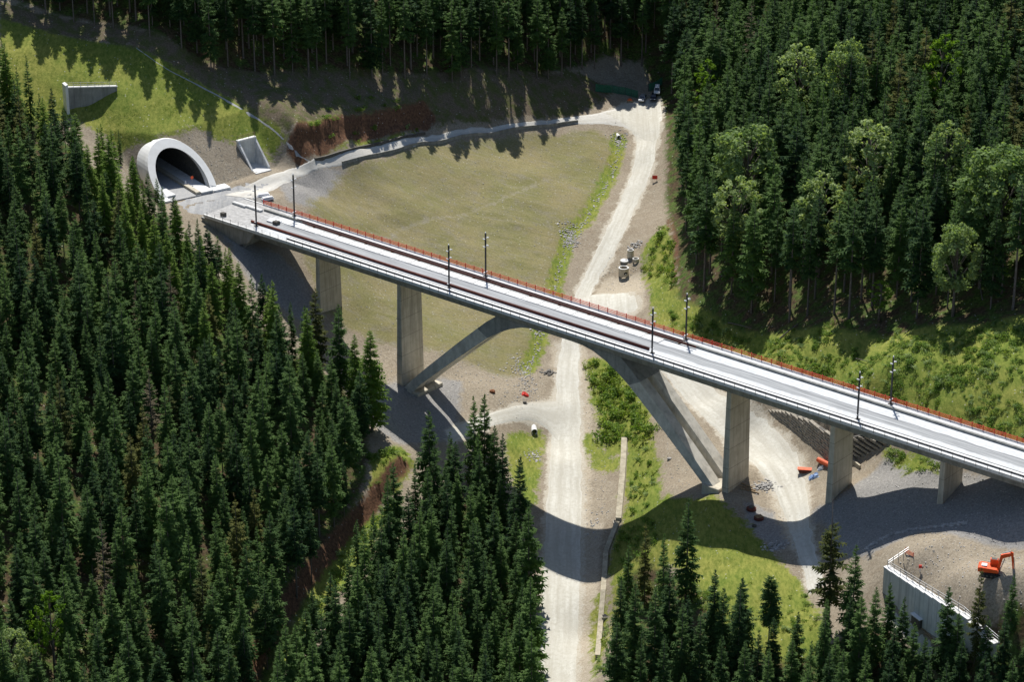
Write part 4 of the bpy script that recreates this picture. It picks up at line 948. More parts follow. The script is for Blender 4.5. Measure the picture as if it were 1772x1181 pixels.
# ------------------------------------------------------------------ cars
def car(px, py, rz, paint, label, van=False):
    q = hit(px, py); root = empty('parked_car', q+np.array([0,0,.14]), rz); tag(root, label, 'car', 'cars parked at the forest edge')
    h = 1.9 if van else 1.45
    lowp = [(-2.1,.3),(2.1,.3),(2.15,.62),(2.0,.78),(1.0,.92),(-1.95,.95),(-2.12,.7)]
    body = MB().prism(lowp, -.85, .85); body.build('body', paint, root, bevel=.06)
    cab = [(1.0,.9),(.35,h-.06),(-1.5,h),(-2.0,.93)] if not van else [(1.3,.9),(.8,h-.06),(-2.0,h),(-2.1,.93)]
    c_ = MB().add([(x, s*(.8 if z < 1 else .62), z) for s in (-1,1) for x, z in cab], [(0,1,2,3),(7,6,5,4),(0,4,5,1),(1,5,6,2),(2,6,7,3)]).build('cabin', paint, root)
    (x0,z0),(x1,z1_),(x2,z2_),(x3,z3) = cab
    lerp = lambda a, b, f: a + (b-a)*f
    def pane(p0, p1, y0, y1, off):
        return [(p0[0]+off, -y0, p0[1]+.01), (p0[0]+off, y0, p0[1]+.01), (p1[0]+off, y1, p1[1]+.01), (p1[0]+off, -y1, p1[1]+.01)]
    MB().add(pane((lerp(x0,x1,.12),lerp(z0,z1_,.12)), (lerp(x0,x1,.92),lerp(z0,z1_,.92)), .7, .57, .02), [(0,1,2,3)]).build('windscreen', M['glass'], root)
    MB().add(pane((lerp(x3,x2,.15),lerp(z3,z2_,.15)), (lerp(x3,x2,.9),lerp(z3,z2_,.9)), .7, .57, -.02), [(0,1,2,3)]).build('rear_window', M['glass'], root)
    for s in (-1, 1):
        MB().add([(x0-.15, s*.805, .98),(x3+.25, s*.805, 1.0),(x2+.15, s*.66, h-.12),(x1-.05, s*.66, h-.16)], [(0,1,2,3)]).build('side_window', M['glass'], root)
        for x in (-1.3, 1.3):
            wh = MB().tube([(x, s*.72, .32), (x, s*.9, .32)], .33, 14).build('wheel', M['rubber'], root); MB().tube([(x, s*.9, .32),(x, s*.915, .32)], .19, 10).build('rim', M['galv'], wh)
        MB().box(2.06,2.16,s*.6-.17,s*.6+.17,.58,.72).build('headlight', M['white'], root); MB().box(-2.16,-2.06,s*.66-.12,s*.66+.12,.62,.82).build('tail_light', M['red'], root)
car(1112,174,R(-105),M['silver'],'silver car parked nose out beside the green fence'); car(1131,172,R(-100),M['navy'],'dark blue car parked at the right under the trees')
car(1137,161,R(-95),M['white'],'white van parked behind the dark blue car', van=True)
q = hit(1090,176); o = empty('material_heap', q); tag(o, 'small reddish heap of building material left of the silver car', 'heap'); MB().box(-.9,.9,-.5,.5,0,.5).build('base', M['timber'], o, bevel=.05); MB().prism([(-.7,.503),(.7,.503),(.3,.95),(-.4,.9)], -.4, .4).build('cover', M['tank'], o)

# ------------------------------------------------------------------ excavator
q = hit(1716,996); ex = empty('excavator', q, R(-14)); ex.scale = (1.03,1.03,1.03); tag(ex, 'orange red tracked excavator with raised arm on the spoil heap', 'excavator')
for s in (-1, 1):
    tk_ = MB(); n = 16; vs = []
    prof = [(-1.5,.42,.42),(1.5,.42,.42)]
    out = [(1.5+.42*math.cos(R(a)), .42+.42*math.sin(R(a))) for a in range(-90,91,30)] + [(-1.5+.42*math.cos(R(a)), .42+.42*math.sin(R(a))) for a in range(90,271,30)]
    tr_ = MB().prism(out, s*1.15-.27, s*1.15+.27).build('track', M['rubber'], ex)
    for x in np.arange(-1.5, 1.55, .3):
        MB().box(x-.05,x+.05,s*1.15-.29,s*1.15+.29,.835,.88).build('track_shoe', M['grime'], tr_)
    for x in (-1.5,-.75,0,.75,1.5): MB().tube([(x,s*1.15-.3,.42),(x,s*1.15+.3,.42)], .3 if abs(x) == 1.5 else .2, 10).build('roller', M['grime'], tr_)
MB().box(-1.0,1.0,-.9,.9,.35,.8).build('undercarriage', M['grime'], ex); MB().tube([(0,0,.8),(0,0,1.0)], .75, 16).build('slew_ring', M['grime'], ex)
MB().prism([(-2.2,1.02),(1.2,1.02),(1.25,1.3),(.9,1.75),(-2.1,1.95),(-2.35,1.6)], -1.25, 1.25).build('upper_body', M['diggerred'], ex, bevel=.06)
MB().prism([(-2.45,1.0),(-2.0,1.0),(-2.0,1.9),(-2.3,1.9),(-2.5,1.6)], -1.2, 1.2).build('counterweight', M['diggerred'], ex, bevel=.05)
MB().box(-1.9,-.9,-.7,.3,1.97,2.12).build('engine_hood', M['white'], ex, bevel=.03)
cb = MB().prism([(-.45,1.78),(1.25,1.3),(1.3,2.0),(.9,2.95),(-.45,2.95)], .3, 1.22).build('cab', M['diggerred'], ex, bevel=.04)
MB().box(-.3,.75,1.2,1.26,1.95,2.8).build('side_window', M['glass'], cb); MB().add([(1.3,.4,1.5),(1.3,1.12,1.5),(1.33,1.12,2.0),(1.33,.4,2.0),(.96,1.12,2.88),(.96,.4,2.88)], [(0,1,2,3),(3,2,4,5)]).build('windscreen', M['glass'], cb); MB().box(-.3,.8,.4,1.1,2.96,3.0).build('roof_hatch', M['grime'], cb)
bp = [(.75,1.4),(1.3,1.3),(1.75,3.7),(3.1,4.3),(3.4,4.6),(3.1,4.9),(1.35,4.35)]
bm_ = MB().prism(bp, -.28, .18).build('boom', M['diggerred'], ex, bevel=.03)
MB().tube([(1.5,-.05,1.6),(2.1,-.05,3.6)], .09, 8).build('boom_cylinder', M['galv'], bm_)
MB().tube([(1.7,-.05,4.75),(3.1,-.05,5.25)], .085, 8).build('arm_cylinder', M['galv'], bm_)
st = MB().prism([(2.95,5.25),(3.55,4.95),(3.85,1.6),(3.6,1.5),(3.25,3.9)], -.2, .12).build('dipper_arm', M['diggerred'], ex, bevel=.03)
MB().tube([(3.65,-.05,4.2),(3.95,-.05,2.0)], .07, 8).build('bucket_cylinder', M['galv'], st)
bk = MB().prism([(3.5,1.75),(4.05,1.55),(4.0,.7),(3.4,.15),(2.95,.25),(3.05,.45),(3.4,.7)], -.5, .42).build('bucket', M['grime'], ex)
for k in range(5): MB().box(2.8,3.05,-.46+.2*k,-.38+.2*k,.17,.27).build('tooth', M['galv'], bk)
# ------------------------------------------------------------------ trees
def np_mesh(name, vs, fs, mat):
    vs = np.asarray(vs, np.float32); fs = np.asarray(fs, np.int32); k = fs.shape[1]
    m = bpy.data.meshes.new(name); m.vertices.add(len(vs)); m.vertices.foreach_set('co', vs.ravel())
    m.loops.add(fs.size); m.loops.foreach_set('vertex_index', fs.ravel())
    m.polygons.add(len(fs)); m.polygons.foreach_set('loop_start', np.arange(0, fs.size, k)); m.update(calc_edges=True); m.materials.append(mat); return m
def conifer(seed, H, zbf, Rm, mat, step=.55, droop=.22, thin=1., up0=38, dn0=-12, nb=8, ragged=.0, topn=.68):
    r = np.random.default_rng(seed); V_ = []; zb_ = zbf*H; z = zb_
    tri_ = []
    def tri(a, b, c): V_.append(a); V_.append(b); V_.append(c)
    while z < H*.985:
        f = (H-z)/(H-zb_); rad = Rm*(f**topn)*(1-.3*max(0, f-.78)/.22) + .12
        n = int(nb + r.integers(-1, 2)); n = max(4, int(n*(.55+.45*min(1, f*2))))
        for k in range(n):
            az = r.uniform(0, 6.283); L = rad*r.uniform(.72, 1.12)*(1 if r.random() > .12+ragged else r.uniform(.35,.7))
            if r.random() < ragged*.6: continue
            e = math.radians(dn0 + (up0-dn0)*(1-f)**1.3 + r.uniform(-9, 9)); ca, sa = math.cos(az), math.sin(az)
            zz = z + r.uniform(-.2, .2)
            S = np.array([.06, .34, .6, .82, 1.])
            rho = L*S*math.cos(e); hh = zz + L*(math.sin(e)*S - droop*S**2*(.5+.6*f) + .10*S**3*f)
            C = np.stack([rho*ca, rho*sa, hh], -1); side = np.array([-sa, ca, 0.])
            wmax = min(1.35, .36*L+.16)*thin
            for j in range(4):
                wj = wmax*(.55, 1., .85, .5)[j]
                for s in (-1, 1):
                    tip = C[j]*.25 + C[j+1]*.75 + side*s*wj*r.uniform(.75, 1.25); tip = tip + np.array([ca, sa, 0])*.22*L*r.uniform(.1,.5); tip[2] -= wj*r.uniform(.15,.55)
                    tri(C[j], C[j+1], tip)
            tri(C[3]+side*wmax*.16, C[3]-side*wmax*.16, C[4]+np.array([ca*.12*L, sa*.12*L, .04*L]))
            for j in (1, 2):
                m_ = (C[j]+C[j+1])/2 + side*r.uniform(-.2,.2); m_[2] -= wmax*r.uniform(.45, .95); tri(C[j], C[j+1], m_)
        z += step*(.55+.45*min(1, f*1.6))*r.uniform(.85, 1.15)
    for k in range(5):
        a = k*1.256; tri(np.array([.1*math.cos(a), .1*math.sin(a), H*.955]), np.array([.1*math.cos(a+1.2), .1*math.sin(a+1.2), H*.955]), np.array([0,0,H*1.01]))
    vs = np.array(V_); return np_mesh('crown', vs, np.arange(len(vs)).reshape(-1, 3), mat)
def trunk_mesh(H, r0, mat, top=.97, lean=0.):
    return MB().tube([(0,0,-1.2),(0,0,.4),(0,0,H*.3),(lean*.5,0,H*.65),(lean,0,H*top)], [r0*1.35,r0,r0*.8,r0*.5,.03], 7).mesh('trunk', [mat], smooth=True)
HT = 24.
KINDS = {}
def kind(name, crown, trunk): KINDS[name] = (crown, trunk)
TR = trunk_mesh(HT, .24, M['bark']); TRS = trunk_mesh(HT, .19, M['bark'])
for k, (sd, zf, rm, nb) in enumerate(((1,.06,3.9,10),(2,.08,3.5,10),(3,.10,4.2,10),(4,.05,3.3,10))): kind('full%d' % k, conifer(sd, HT, zf, rm, M['spruce'], nb=nb, step=.95, ragged=.05), TR)
for k, (sd, zf, rm) in enumerate(((11,.20,3.9),(12,.16,3.4),(13,.24,4.2),(14,.2,3.6))): kind('mid%d' % k, conifer(sd, HT, zf, rm, M['spruce'], step=.95, nb=10, ragged=.05), TRS)
for k, (sd, zf, rm) in enumerate(((21,.45,3.3),(22,.50,2.9),(23,.40,3.5))): kind('high%d' % k, conifer(sd, HT, zf, rm, M['spruce'], step=.9, nb=10, ragged=.08), TR)
kind('brown0', conifer(31, HT, .1, 3.8, M['spruce_brown'], step=.95, nb=10, ragged=.12), TR)
M['deadneedle'] = leaf_mat('dry needles', (.06,.05,.03), (.125,.105,.065), .2, (1,1,1))
kind('dead0', conifer(35, HT, .2, 3.2, M['deadneedle'], step=1.1, nb=8, ragged=.4, thin=.6), TR)
kind('larch0', conifer(41, HT, .12, 3.7, M['larch'], step=.5, thin=.75, nb=9, droop=.3, up0=25, dn0=-8), TR)
kind('larch1', conifer(42, HT, .1, 3.3, M['larch'], step=.5, thin=.75, nb=9, droop=.3, up0=25, dn0=-8), TR)
kind('ragged0', conifer(51, HT*.9, .28, 3.7, M['spruce_brown'], step=.75, nb=7, ragged=.25, topn=.42), trunk_mesh(HT*1.12, .28, M['bark'], .99, .25))
kind('umbrella0', conifer(52, HT, .42, 3.6, M['spruce'], step=.6, nb=9, topn=.3, dn0=-25), TR)
def leaf_cloud(centers, rads, n, size, mat, seed, name='crown', flat_=.8):
    r = np.random.default_rng(seed); vs = []
    for c_, rr in zip(centers, rads):
        k = int(n*(rr**2)); d = r.normal(size=(k,3)); d /= np.linalg.norm(d, axis=1)[:,None]
        p = c_ + d*rr*(r.uniform(.45,1.05,size=(k,1)))*np.array([1,1,flat_])
        a = r.normal(size=(k,3)); a /= np.linalg.norm(a, axis=1)[:,None]; nrm = d*.7 + r.normal(size=(k,3))*.45 + np.array([0,0,.35])
        t1 = np.cross(nrm, a); t1 /= np.linalg.norm(t1, axis=1)[:,None]+1e-9; t2 = np.cross(nrm, t1); t2 /= np.linalg.norm(t2, axis=1)[:,None]+1e-9
        s = size*r.uniform(.6,1.3,size=(k,1))
        q = np.stack([p+t1*s, p+t2*s*.6, p-t1*s, p-t2*s*.6], 1); vs.append(q.reshape(-1,3))
    vs = np.concatenate(vs); return np_mesh(name, vs, np.arange(len(vs)).reshape(-1,4), mat)
def broadleaf(seed, H, Rm, mat, z0=.35, n=80):
    r = np.random.default_rng(seed); cs_ = []; rs_ = []
    for k in range(n):
        d = r.normal(size=3); d /= np.linalg.norm(d); rho = r.uniform(.45,1)**.5
        zc = H*(z0+1)/2; c_ = np.array([d[0]*Rm*rho, d[1]*Rm*rho, zc + d[2]*H*(1-z0)*.46*rho])
        cs_.append(c_); rs_.append(r.uniform(.6,1.4)*Rm*.2)
    crown = leaf_cloud(cs_, rs_, 60, .3, mat, seed)
    mb = MB().tube([(0,0,-1),(0,0,H*.3),(.2,.1,H*.6),(.1,0,H*.85)], [.4,.28,.17,.05], 8)
    for k in range(0, n, 3):
        c_ = cs_[k]; zb_ = max(H*.25, c_[2]-Rm*.9); mb.tube([(0,0,zb_), tuple(c_*np.array([.5,.5,1])-np.array([0,0,.6])), tuple(c_)], [.11,.07,.02], 5)
    return crown, mb.mesh('trunk', [M['bark']], smooth=True)
kind('leaf0', *broadleaf(61, 20, 4.6, M['leafpale'])); kind('leaf1', *broadleaf(62, 20, 3.6, M['leafpale'], .3)); kind('leaf2', *broadleaf(63, 20, 3.0, M['leafbright'], .3, 60)); kind('leaf3', *broadleaf(64, 20, 5.4, M['leafpale'], .22, 110))
KH = {k: (20. if k.startswith('leaf') else HT) for k in KINDS}

TREES = []      # dict(x,y,z,h,kind,wx,rot,area,top px,label?)
def put(x, y, h, kd, area, label=None, wx=1., cat='tree', name=None):
    z = z1(x, y); TREES.append(dict(x=x, y=y, z=z, h=h, k=kd, area=area, label=label, wx=wx*random.uniform(.9,1.12)*(1 if label else random.choice((.85,.95,1,1.05,1.15))), rot=random.uniform(0,6.28), name=name))
def put_top(px, py, h, kd, area, label=None, wx=1., name=None):
    p = hit(px, py, h*.985); put(p[0], p[1], h, kd, area, label, wx, name=name)
# --- particular trees
SPEC = [
 (45,95,19,'full1','left','slender dark spruce with a bare pointed top at the upper left forest edge',.8), (88,152,15,'full0','left','small dark spruce left of the wedge shaped hillside wall',1), (205,226,9,'full3','left','young spruce in front of the wedge shaped hillside wall',.9),
 (640,573,25,'larch0','left','feathery light green larch left of the first arch pier',1.1), (585,528,23,'full2','left','broad dark spruce in front of the bridge between the left piers',1.05), (545,498,21,'brown0','left','brownish spruce beside the leftmost tall pier',1.1),
 (820,686,23,'full1','mid','left of the twin pointed spruces above the side road',.9), (838,683,24,'full0','mid','right of the twin pointed spruces above the side road',.9), (742,712,22,'full2','mid','brownish green spruce topping the middle clump on the left',1.), (870,752,22,'full3','mid','tall spruce at the shoulder of the middle clump by the road',1.), (900,790,23,'full0','mid','slim spruce standing against the pale valley road',1.), (915,880,24,'full2','mid','broad spruce overhanging the valley road above the bridge shadow',1.1), (918,1000,23,'full0','mid','spruce overhanging the valley road below the bridge shadow',1.15), (920,1090,22,'full2','mid','lowest spruce overhanging the valley road in the middle clump',1.1),
 (1192,864,23,'full1','low','tall slim spruce standing in front of the grass mound',.95), (1150,925,19,'full3','low','slim spruce left of the tall one by the grass mound',.9), (1118,905,20,'brown0','low','brownish spruce beside the valley wall and bridge shadow',.8), (1088,938,17,'full3','low','thin spruce closest to the valley wall',.8),
 (1443,888,25,'ragged0','low','tall ragged brownish spruce with a bare dead top',1.1), (1482,945,21,'full1','low','dark spruce just right of the ragged dead topped one',1.), (1335,1000,17,'umbrella0','low','umbrella shaped spruce on a bare trunk over the grass mound',1.05), (1517,1018,18,'full2','low','spruce at the left end of the panel wall',1.), (1643,1018,19,'full2','low','spruce in front of the middle of the panel wall',1.), (1699,983,20,'brown0','low','narrow tall spruce left of the excavator',.75), (1741,1068,15,'full0','low','spruce below the excavator at the right picture edge',1.),
 (1295,215,30,'leaf0','right','largest round pale broadleaf tree in the right forest',1.3), (1508,205,28,'leaf1','right','pale broadleaf tree with a leaning top among the right spruces',1.2), (1386,72,29,'leaf1','right','narrow pale broadleaf tree high in the right forest',1.), (1467,70,29,'leaf0','right','round pale broadleaf tree high in the right forest',.85), (1636,52,29,'leaf2','right','small fresh green broadleaf tree near the top right corner',.9), (1278,302,27,'leaf1','right','pale broadleaf tree below the largest round one',1.1), (1424,296,27,'leaf1','right','pale broadleaf tree half hidden by spruces above the right piers',1.1), (1742,248,30,'leaf3','right','big spreading pale broadleaf tree at the right picture edge',1.15), (1642,208,27,'leaf1','right','pale broadleaf tree left of the big spreading one',1.), (1525,485,10,'leaf2','right','small dark green broadleaf tree at the foot of the right forest',1.6), (1660,385,22,'leaf3','right','sunlit leafy tree above the green slope on the right',.8), (1225,100,24,'leaf2','right','yellow green leafy tree above the parking place',.9),(1190,215,22,'leaf2','right','leafy tree right of the parking place',.7),(1625,430,11,'leaf2','right','low leafy tree over the sunlit green slope',1.1),(1740,420,12,'leaf2','right','low leafy tree at the right edge of the green slope',1.1),
 (84,1018,19,'leaf2','left','lime green leafy tree among the dark spruces at the lower left',.8), (62,1048,17,'leaf2','left','second lime green leafy tree just below its taller neighbour',.8), (14,1088,15,'leaf0','left','pale leafy tree at the lower left picture edge',.9),
]
for px, py, h, kd, ar, lb, wx in SPEC: put_top(px, py, h, kd, ar, lb, wx)
LAR = [(130,196),(168,222),(192,224),(205,300),(228,262),(246,312),(176,300),(265,372),(287,402),(322,398),(346,408),(352,522),(412,455),(243,352),(215,345),(300,440),(150,250),(390,430)]
for k, (px, py) in enumerate(LAR): put_top(px, py, random.uniform(15,20), 'larch%d' % (k % 2), 'larch')
for px, py, h in ((1238,988,17),(1253,1018,16),(1282,1015,18),(1492,1032,17),(1548,1082,15),(1583,1079,15),(1660,1062,16),(1707,1130,15),(1500,1120,16),(1460,1126,18),(1372,1106,13),(1405,1110,14),(1331,1123,16),(1182,1040,19),(1213,1060,17),(1666,1103,15),(1602,1105,14),(1075,1000,17),(1100,1010,19),(1135,1020,19),(1160,980,18),(1068,1075,18),(1110,1090,18),(1150,1100,18),(1250,1100,16),(1290,1110,16),(1430,1050,15),(1540,1140,15),(1640,1140,15),(1755,1135,14),(1690,1165,14),(1580,1160,15)):
    put_top(px, py, h*1.12, 'full%d' % random.randrange(4), 'low')
# --- fill the forests (dart throwing with a minimum distance)
cell = {}
def free(x, y, dmin):
    i, j = int(x//4), int(y//4)
    for a in range(i-2, i+3):
        for b in range(j-2, j+3):
            for (u, v_) in cell.get((a,b), ()):
                if (u-x)**2+(v_-y)**2 < dmin*dmin: return False
    return True
def occupy(x, y): cell.setdefault((int(x//4), int(y//4)), []).append((x, y))
for t in TREES: occupy(t['x'], t['y'])
def fill(poly, n, dmin, hr, kinds, area, edge=None, edge_kinds=None, box=None):
    x0, y0 = poly.min(0); x1, y1 = poly.max(0)
    if box: x0, y0, x1, y1 = max(x0, box[0]), max(y0, box[1]), min(x1, box[2]), min(y1, box[3])
    X = rng.uniform(x0, x1, n); Y = rng.uniform(y0, y1, n); sd = sd_poly(X, Y, poly)
    for x, y, s in zip(X, Y, sd):
        if s < .3 or not free(x, y, dmin): continue
        occupy(x, y); ks = edge_kinds if (edge and s < edge) else kinds
        kd_ = random.choice(ks)
        if area == 'left' and s < 16 and y > 556 and random.random() < .42: kd_ = random.choice(('larch0','larch1'))
        put(x, y, random.uniform(*hr), kd_, 'larch' if kd_.startswith('larch') else area)
MID = ['mid0','mid1','mid2','mid3']*4 + ['full0','full1','full2','full3']*3; HIGH = ['high0','high1','high2']; FULL = ['full0','full1','full2','full3']
fill(P_LEFT, 18000, 4.7, (14,22.5), MID*2+['brown0']*4+['dead0'], 'left', 5, ['mid0','mid2','high2','full1'], (-165,375,0,700))
fill(P_MID, 5000, 4.5, (15.5,21), FULL, 'mid')
fill(P_RIGHT, 16000, 5.0, (21,30), MID*2+['brown0']*4+['dead0'], 'right', 13, HIGH+['mid0'], (30,500,175,870))
fill(P_BACK, 12000, 3.9, (20,26), HIGH+['mid1','mid3'], 'back', 9, HIGH+['mid1'], (-190,640,60,850))
fill(P_LOW, 1500, 4.2, (12,17), FULL, 'low', box=(15,405,112,470))

LIM = np.array([(-50,40),(0,60),(40,98),(75,150),(120,190),(200,222),(228,262),(262,300),(300,338),(350,383),(400,425),(480,490),(540,502),(600,525)])
keep = []
for t in TREES:
    if t['area'] in ('left','larch') and not t['label']:
        for _ in range(14):
            X_, Y_, _z = proj(t['x'], t['y'], t['z']+t['h'])
            if X_ > 600 or Y_ >= np.interp(X_, LIM[:,0], LIM[:,1]): break
            t['h'] *= .93
        if t['h'] < 9: continue
    keep.append(t)
TREES = keep
# --- how much of each tree shows: paint far to near on a coarse picture
def visible(trees):
    W_, H_ = 443, 296; idb = np.full((H_, W_), -1, int)
    order = sorted(range(len(trees)), key=lambda i: -trees[i]['y'])
    for i in order:
        t = trees[i]; x0, yb_, _ = proj(t['x'], t['y'], t['z']); xt, yt, zc = proj(t['x'], t['y'], t['z']+t['h']); yb_/=4; yt/=4; x0/=4
        w_ = 2.7*t['h']/24*F/zc/4; zf = .45 if t['k'].startswith('high') else .15
        for r_ in range(max(0, int(yt)), min(H_, int(yb_-(yb_-yt)*zf)+1)):
            f = (r_-yt)/max(1, yb_-yt); hw = max(.5, w_*min(1, f*1.6)); a, b = int(x0-hw), int(x0+hw)+1
            idb[r_, max(0,a):max(0,min(W_,b))] = i
    return np.bincount(idb[idb >= 0].ravel(), minlength=len(trees))
vis = visible(TREES)
spr = [i for i, t in enumerate(TREES) if not t['label'] and t['area'] != 'larch']
assert sum(t['area'] == 'larch' for t in TREES) < 200
spr.sort(key=lambda i: -vis[i]); n_named = sum(1 for t in TREES if t['label'] and not t['k'].startswith('leaf'))
single = set(spr[:300-n_named]) | {i for i, t in enumerate(TREES) if t['label'] or t['area'] == 'larch'}
single = {i for i in single if vis[i] > 0 or TREES[i]['label']}
AREA = {'left': ('dark spruce in the dense forest on the left slope', 'spruces of the left forest'), 'mid': ('dark spruce in the middle clump between clay track and valley road', 'spruces of the middle clump'),
        'right': ('tall spruce in the forest behind the bridge on the right', 'spruces of the right forest'), 'back': ('tall bare trunked spruce in the forest above the upper road', 'spruces of the back forest'),
        'low': ('dark spruce in the lower right clump before the grass mound and panel wall', 'spruces of the lower right clump'), 'larch': ('light green larch at the forest edge below the tunnel', 'larches below the tunnel')}
def tree_obj(t):
    kd = t['k']; s = t['h']/KH[kd]; crown, trunk = KINDS[kd]
    nm = 'larch_tree' if kd.startswith('larch') else 'broadleaf_tree' if kd.startswith('leaf') else 'spruce_tree'
    root = empty(nm, (t['x'], t['y'], t['z']), t['rot']); root.scale = (s*t['wx'], s*t['wx'], s)
    lb, gr = AREA[t['area']]
    if t['label']: tag(root, t['label'], 'tree', 'broadleaf trees' if nm == 'broadleaf_tree' else 'larches below the tunnel' if nm == 'larch_tree' else gr)
    else:
        X_, Y_, _ = proj(t['x'], t['y'], t['z']+t['h']); w3 = t['wx']*{'full2':1.1,'mid2':1.1,'full3':.85,'mid1':.85}.get(kd, 1.)
        adj = 'light green' if kd.startswith('larch') else ('brownish ' if kd == 'brown0' else 'dry grey brown ' if kd == 'dead0' else '') + ('broad' if w3 > 1.08 else 'slender' if w3 < .93 else 'middling') 
        size = 'tall' if t['h'] > 22 else 'short' if t['h'] < 18 else 'mid height'
        if t['area'] == 'left': pl_ = 'in the left forest ' + ('by the clay track' if X_ > 430 and Y_ > 700 else 'below the left piers' if X_ > 380 else 'at the left picture edge' if X_ < 90 else 'above the lower picture edge' if Y_ > 950 else 'below the tunnel' if Y_ < 480 else 'in mid slope')
        elif t['area'] == 'right': pl_ = 'in the right forest ' + ('beside the road' if X_ < 1260 else 'at its lower edge' if Y_ > 260 else 'at the right picture edge' if X_ > 1690 else 'near the picture top' if Y_ < 90 else 'in mid slope')
        elif t['area'] == 'back': pl_ = 'in the back forest ' + ('above the tunnel' if X_ < 450 else 'above the red bank' if X_ < 760 else 'above the green fence')
        elif t['area'] == 'mid': pl_ = 'in the middle clump ' + ('beside the valley road' if X_ > 830 else 'beside the clay track' if X_ < 650 else 'near its top' if Y_ < 860 else 'at its heart')
        elif t['area'] == 'low': pl_ = 'in the lower right clump ' + ('beside the valley wall' if X_ < 1180 else 'before the grass mound' if X_ < 1420 else 'before the panel wall')
        else: pl_ = 'at the forest edge ' + ('beside the tunnel mouth' if X_ > 220 and Y_ < 420 else 'below the hillside wall' if Y_ < 320 else 'below the bridge end')
        tag(root, size + ' ' + adj + (' larch ' if nm == 'larch_tree' else ' spruce ') + pl_, 'tree', gr)
    mesh_obj('trunk', trunk, None, root); c_ = mesh_obj('crown', crown, None, root); return c_
PROTO = {}
for i in sorted(single):
    c_ = tree_obj(TREES[i]); k_ = TREES[i]['k']
    if k_ not in PROTO: PROTO[k_] = (c_, [q for q in c_.parent.children if q is not c_][0])
rest = [t for i, t in enumerate(TREES) if i not in single]
for t in rest:
    if t['k'] not in PROTO: t['k'] = next(k for k in PROTO if k.startswith(t['k'][:3]) or k.startswith('mid'))

def gn_scatter(name, P, rot, scl, var, protos, label, cat, parent=None):
    m = bpy.data.meshes.new(name); m.vertices.add(len(P)); m.vertices.foreach_set('co', np.asarray(P, np.float32).ravel())
    for nm, ty, data in (('rz','FLOAT',rot),('var','INT',var)):
        q = m.attributes.new(nm, ty, 'POINT'); q.data.foreach_set('value', np.asarray(data, np.float32 if ty == 'FLOAT' else np.int32))
    q = m.attributes.new('scl', 'FLOAT_VECTOR', 'POINT'); q.data.foreach_set('vector', np.asarray(scl, np.float32).ravel())
    o = bpy.data.objects.new(name, m); col.objects.link(o); tag(o, label, cat, kind='stuff')
    ng = bpy.data.node_groups.new(name, 'GeometryNodeTree'); ng.interface.new_socket('Geometry', in_out='INPUT', socket_type='NodeSocketGeometry'); ng.interface.new_socket('Geometry', in_out='OUTPUT', socket_type='NodeSocketGeometry')
    N = ng.nodes; gi = N.new('NodeGroupInput'); go = N.new('NodeGroupOutput'); jn = N.new('GeometryNodeJoinGeometry'); ng.links.new(jn.outputs[0], go.inputs[0])
    def named(nm, ty):
        q = N.new('GeometryNodeInputNamedAttribute'); q.data_type = ty; q.inputs['Name'].default_value = nm; return q.outputs['Attribute']
    rz = named('rz', 'FLOAT'); cx = N.new('ShaderNodeCombineXYZ'); ng.links.new(rz, cx.inputs[2]); sc = named('scl', 'FLOAT_VECTOR'); vv = named('var', 'INT')
    for k, objs in enumerate(protos):
        cmp = N.new('FunctionNodeCompare'); cmp.data_type = 'INT'; cmp.operation = 'EQUAL'
        ins = [s for s in cmp.inputs if s.enabled]; ng.links.new(vv, ins[0]); ins[1].default_value = k
        for ob in objs:
            oi = N.new('GeometryNodeObjectInfo'); oi.inputs['Object'].default_value = ob; oi.inputs['As Instance'].default_value = True; oi.transform_space = 'ORIGINAL'
            ip = N.new('GeometryNodeInstanceOnPoints'); ng.links.new(gi.outputs[0], ip.inputs['Points']); ng.links.new(cmp.outputs[0], ip.inputs['Selection'])
            ng.links.new(oi.outputs['Geometry'], ip.inputs['Instance']); ng.links.new(cx.outputs[0], ip.inputs['Rotation']); ng.links.new(sc, ip.inputs['Scale']); ng.links.new(ip.outputs[0], jn.inputs[0])
    md = o.modifiers.new('scatter', 'NODES'); md.node_group = ng; return o
kn = list(PROTO)
gn_scatter('spruce_forest', [(t['x'],t['y'],t['z']) for t in rest], [t['rot'] for t in rest], [(t['h']/KH[t['k']]*t['wx'],)*2 + (t['h']/KH[t['k']],) for t in rest],
           [kn.index(t['k']) for t in rest], [PROTO[k] for k in kn], 'mass of further spruces filling the forests round the valley', 'forest')

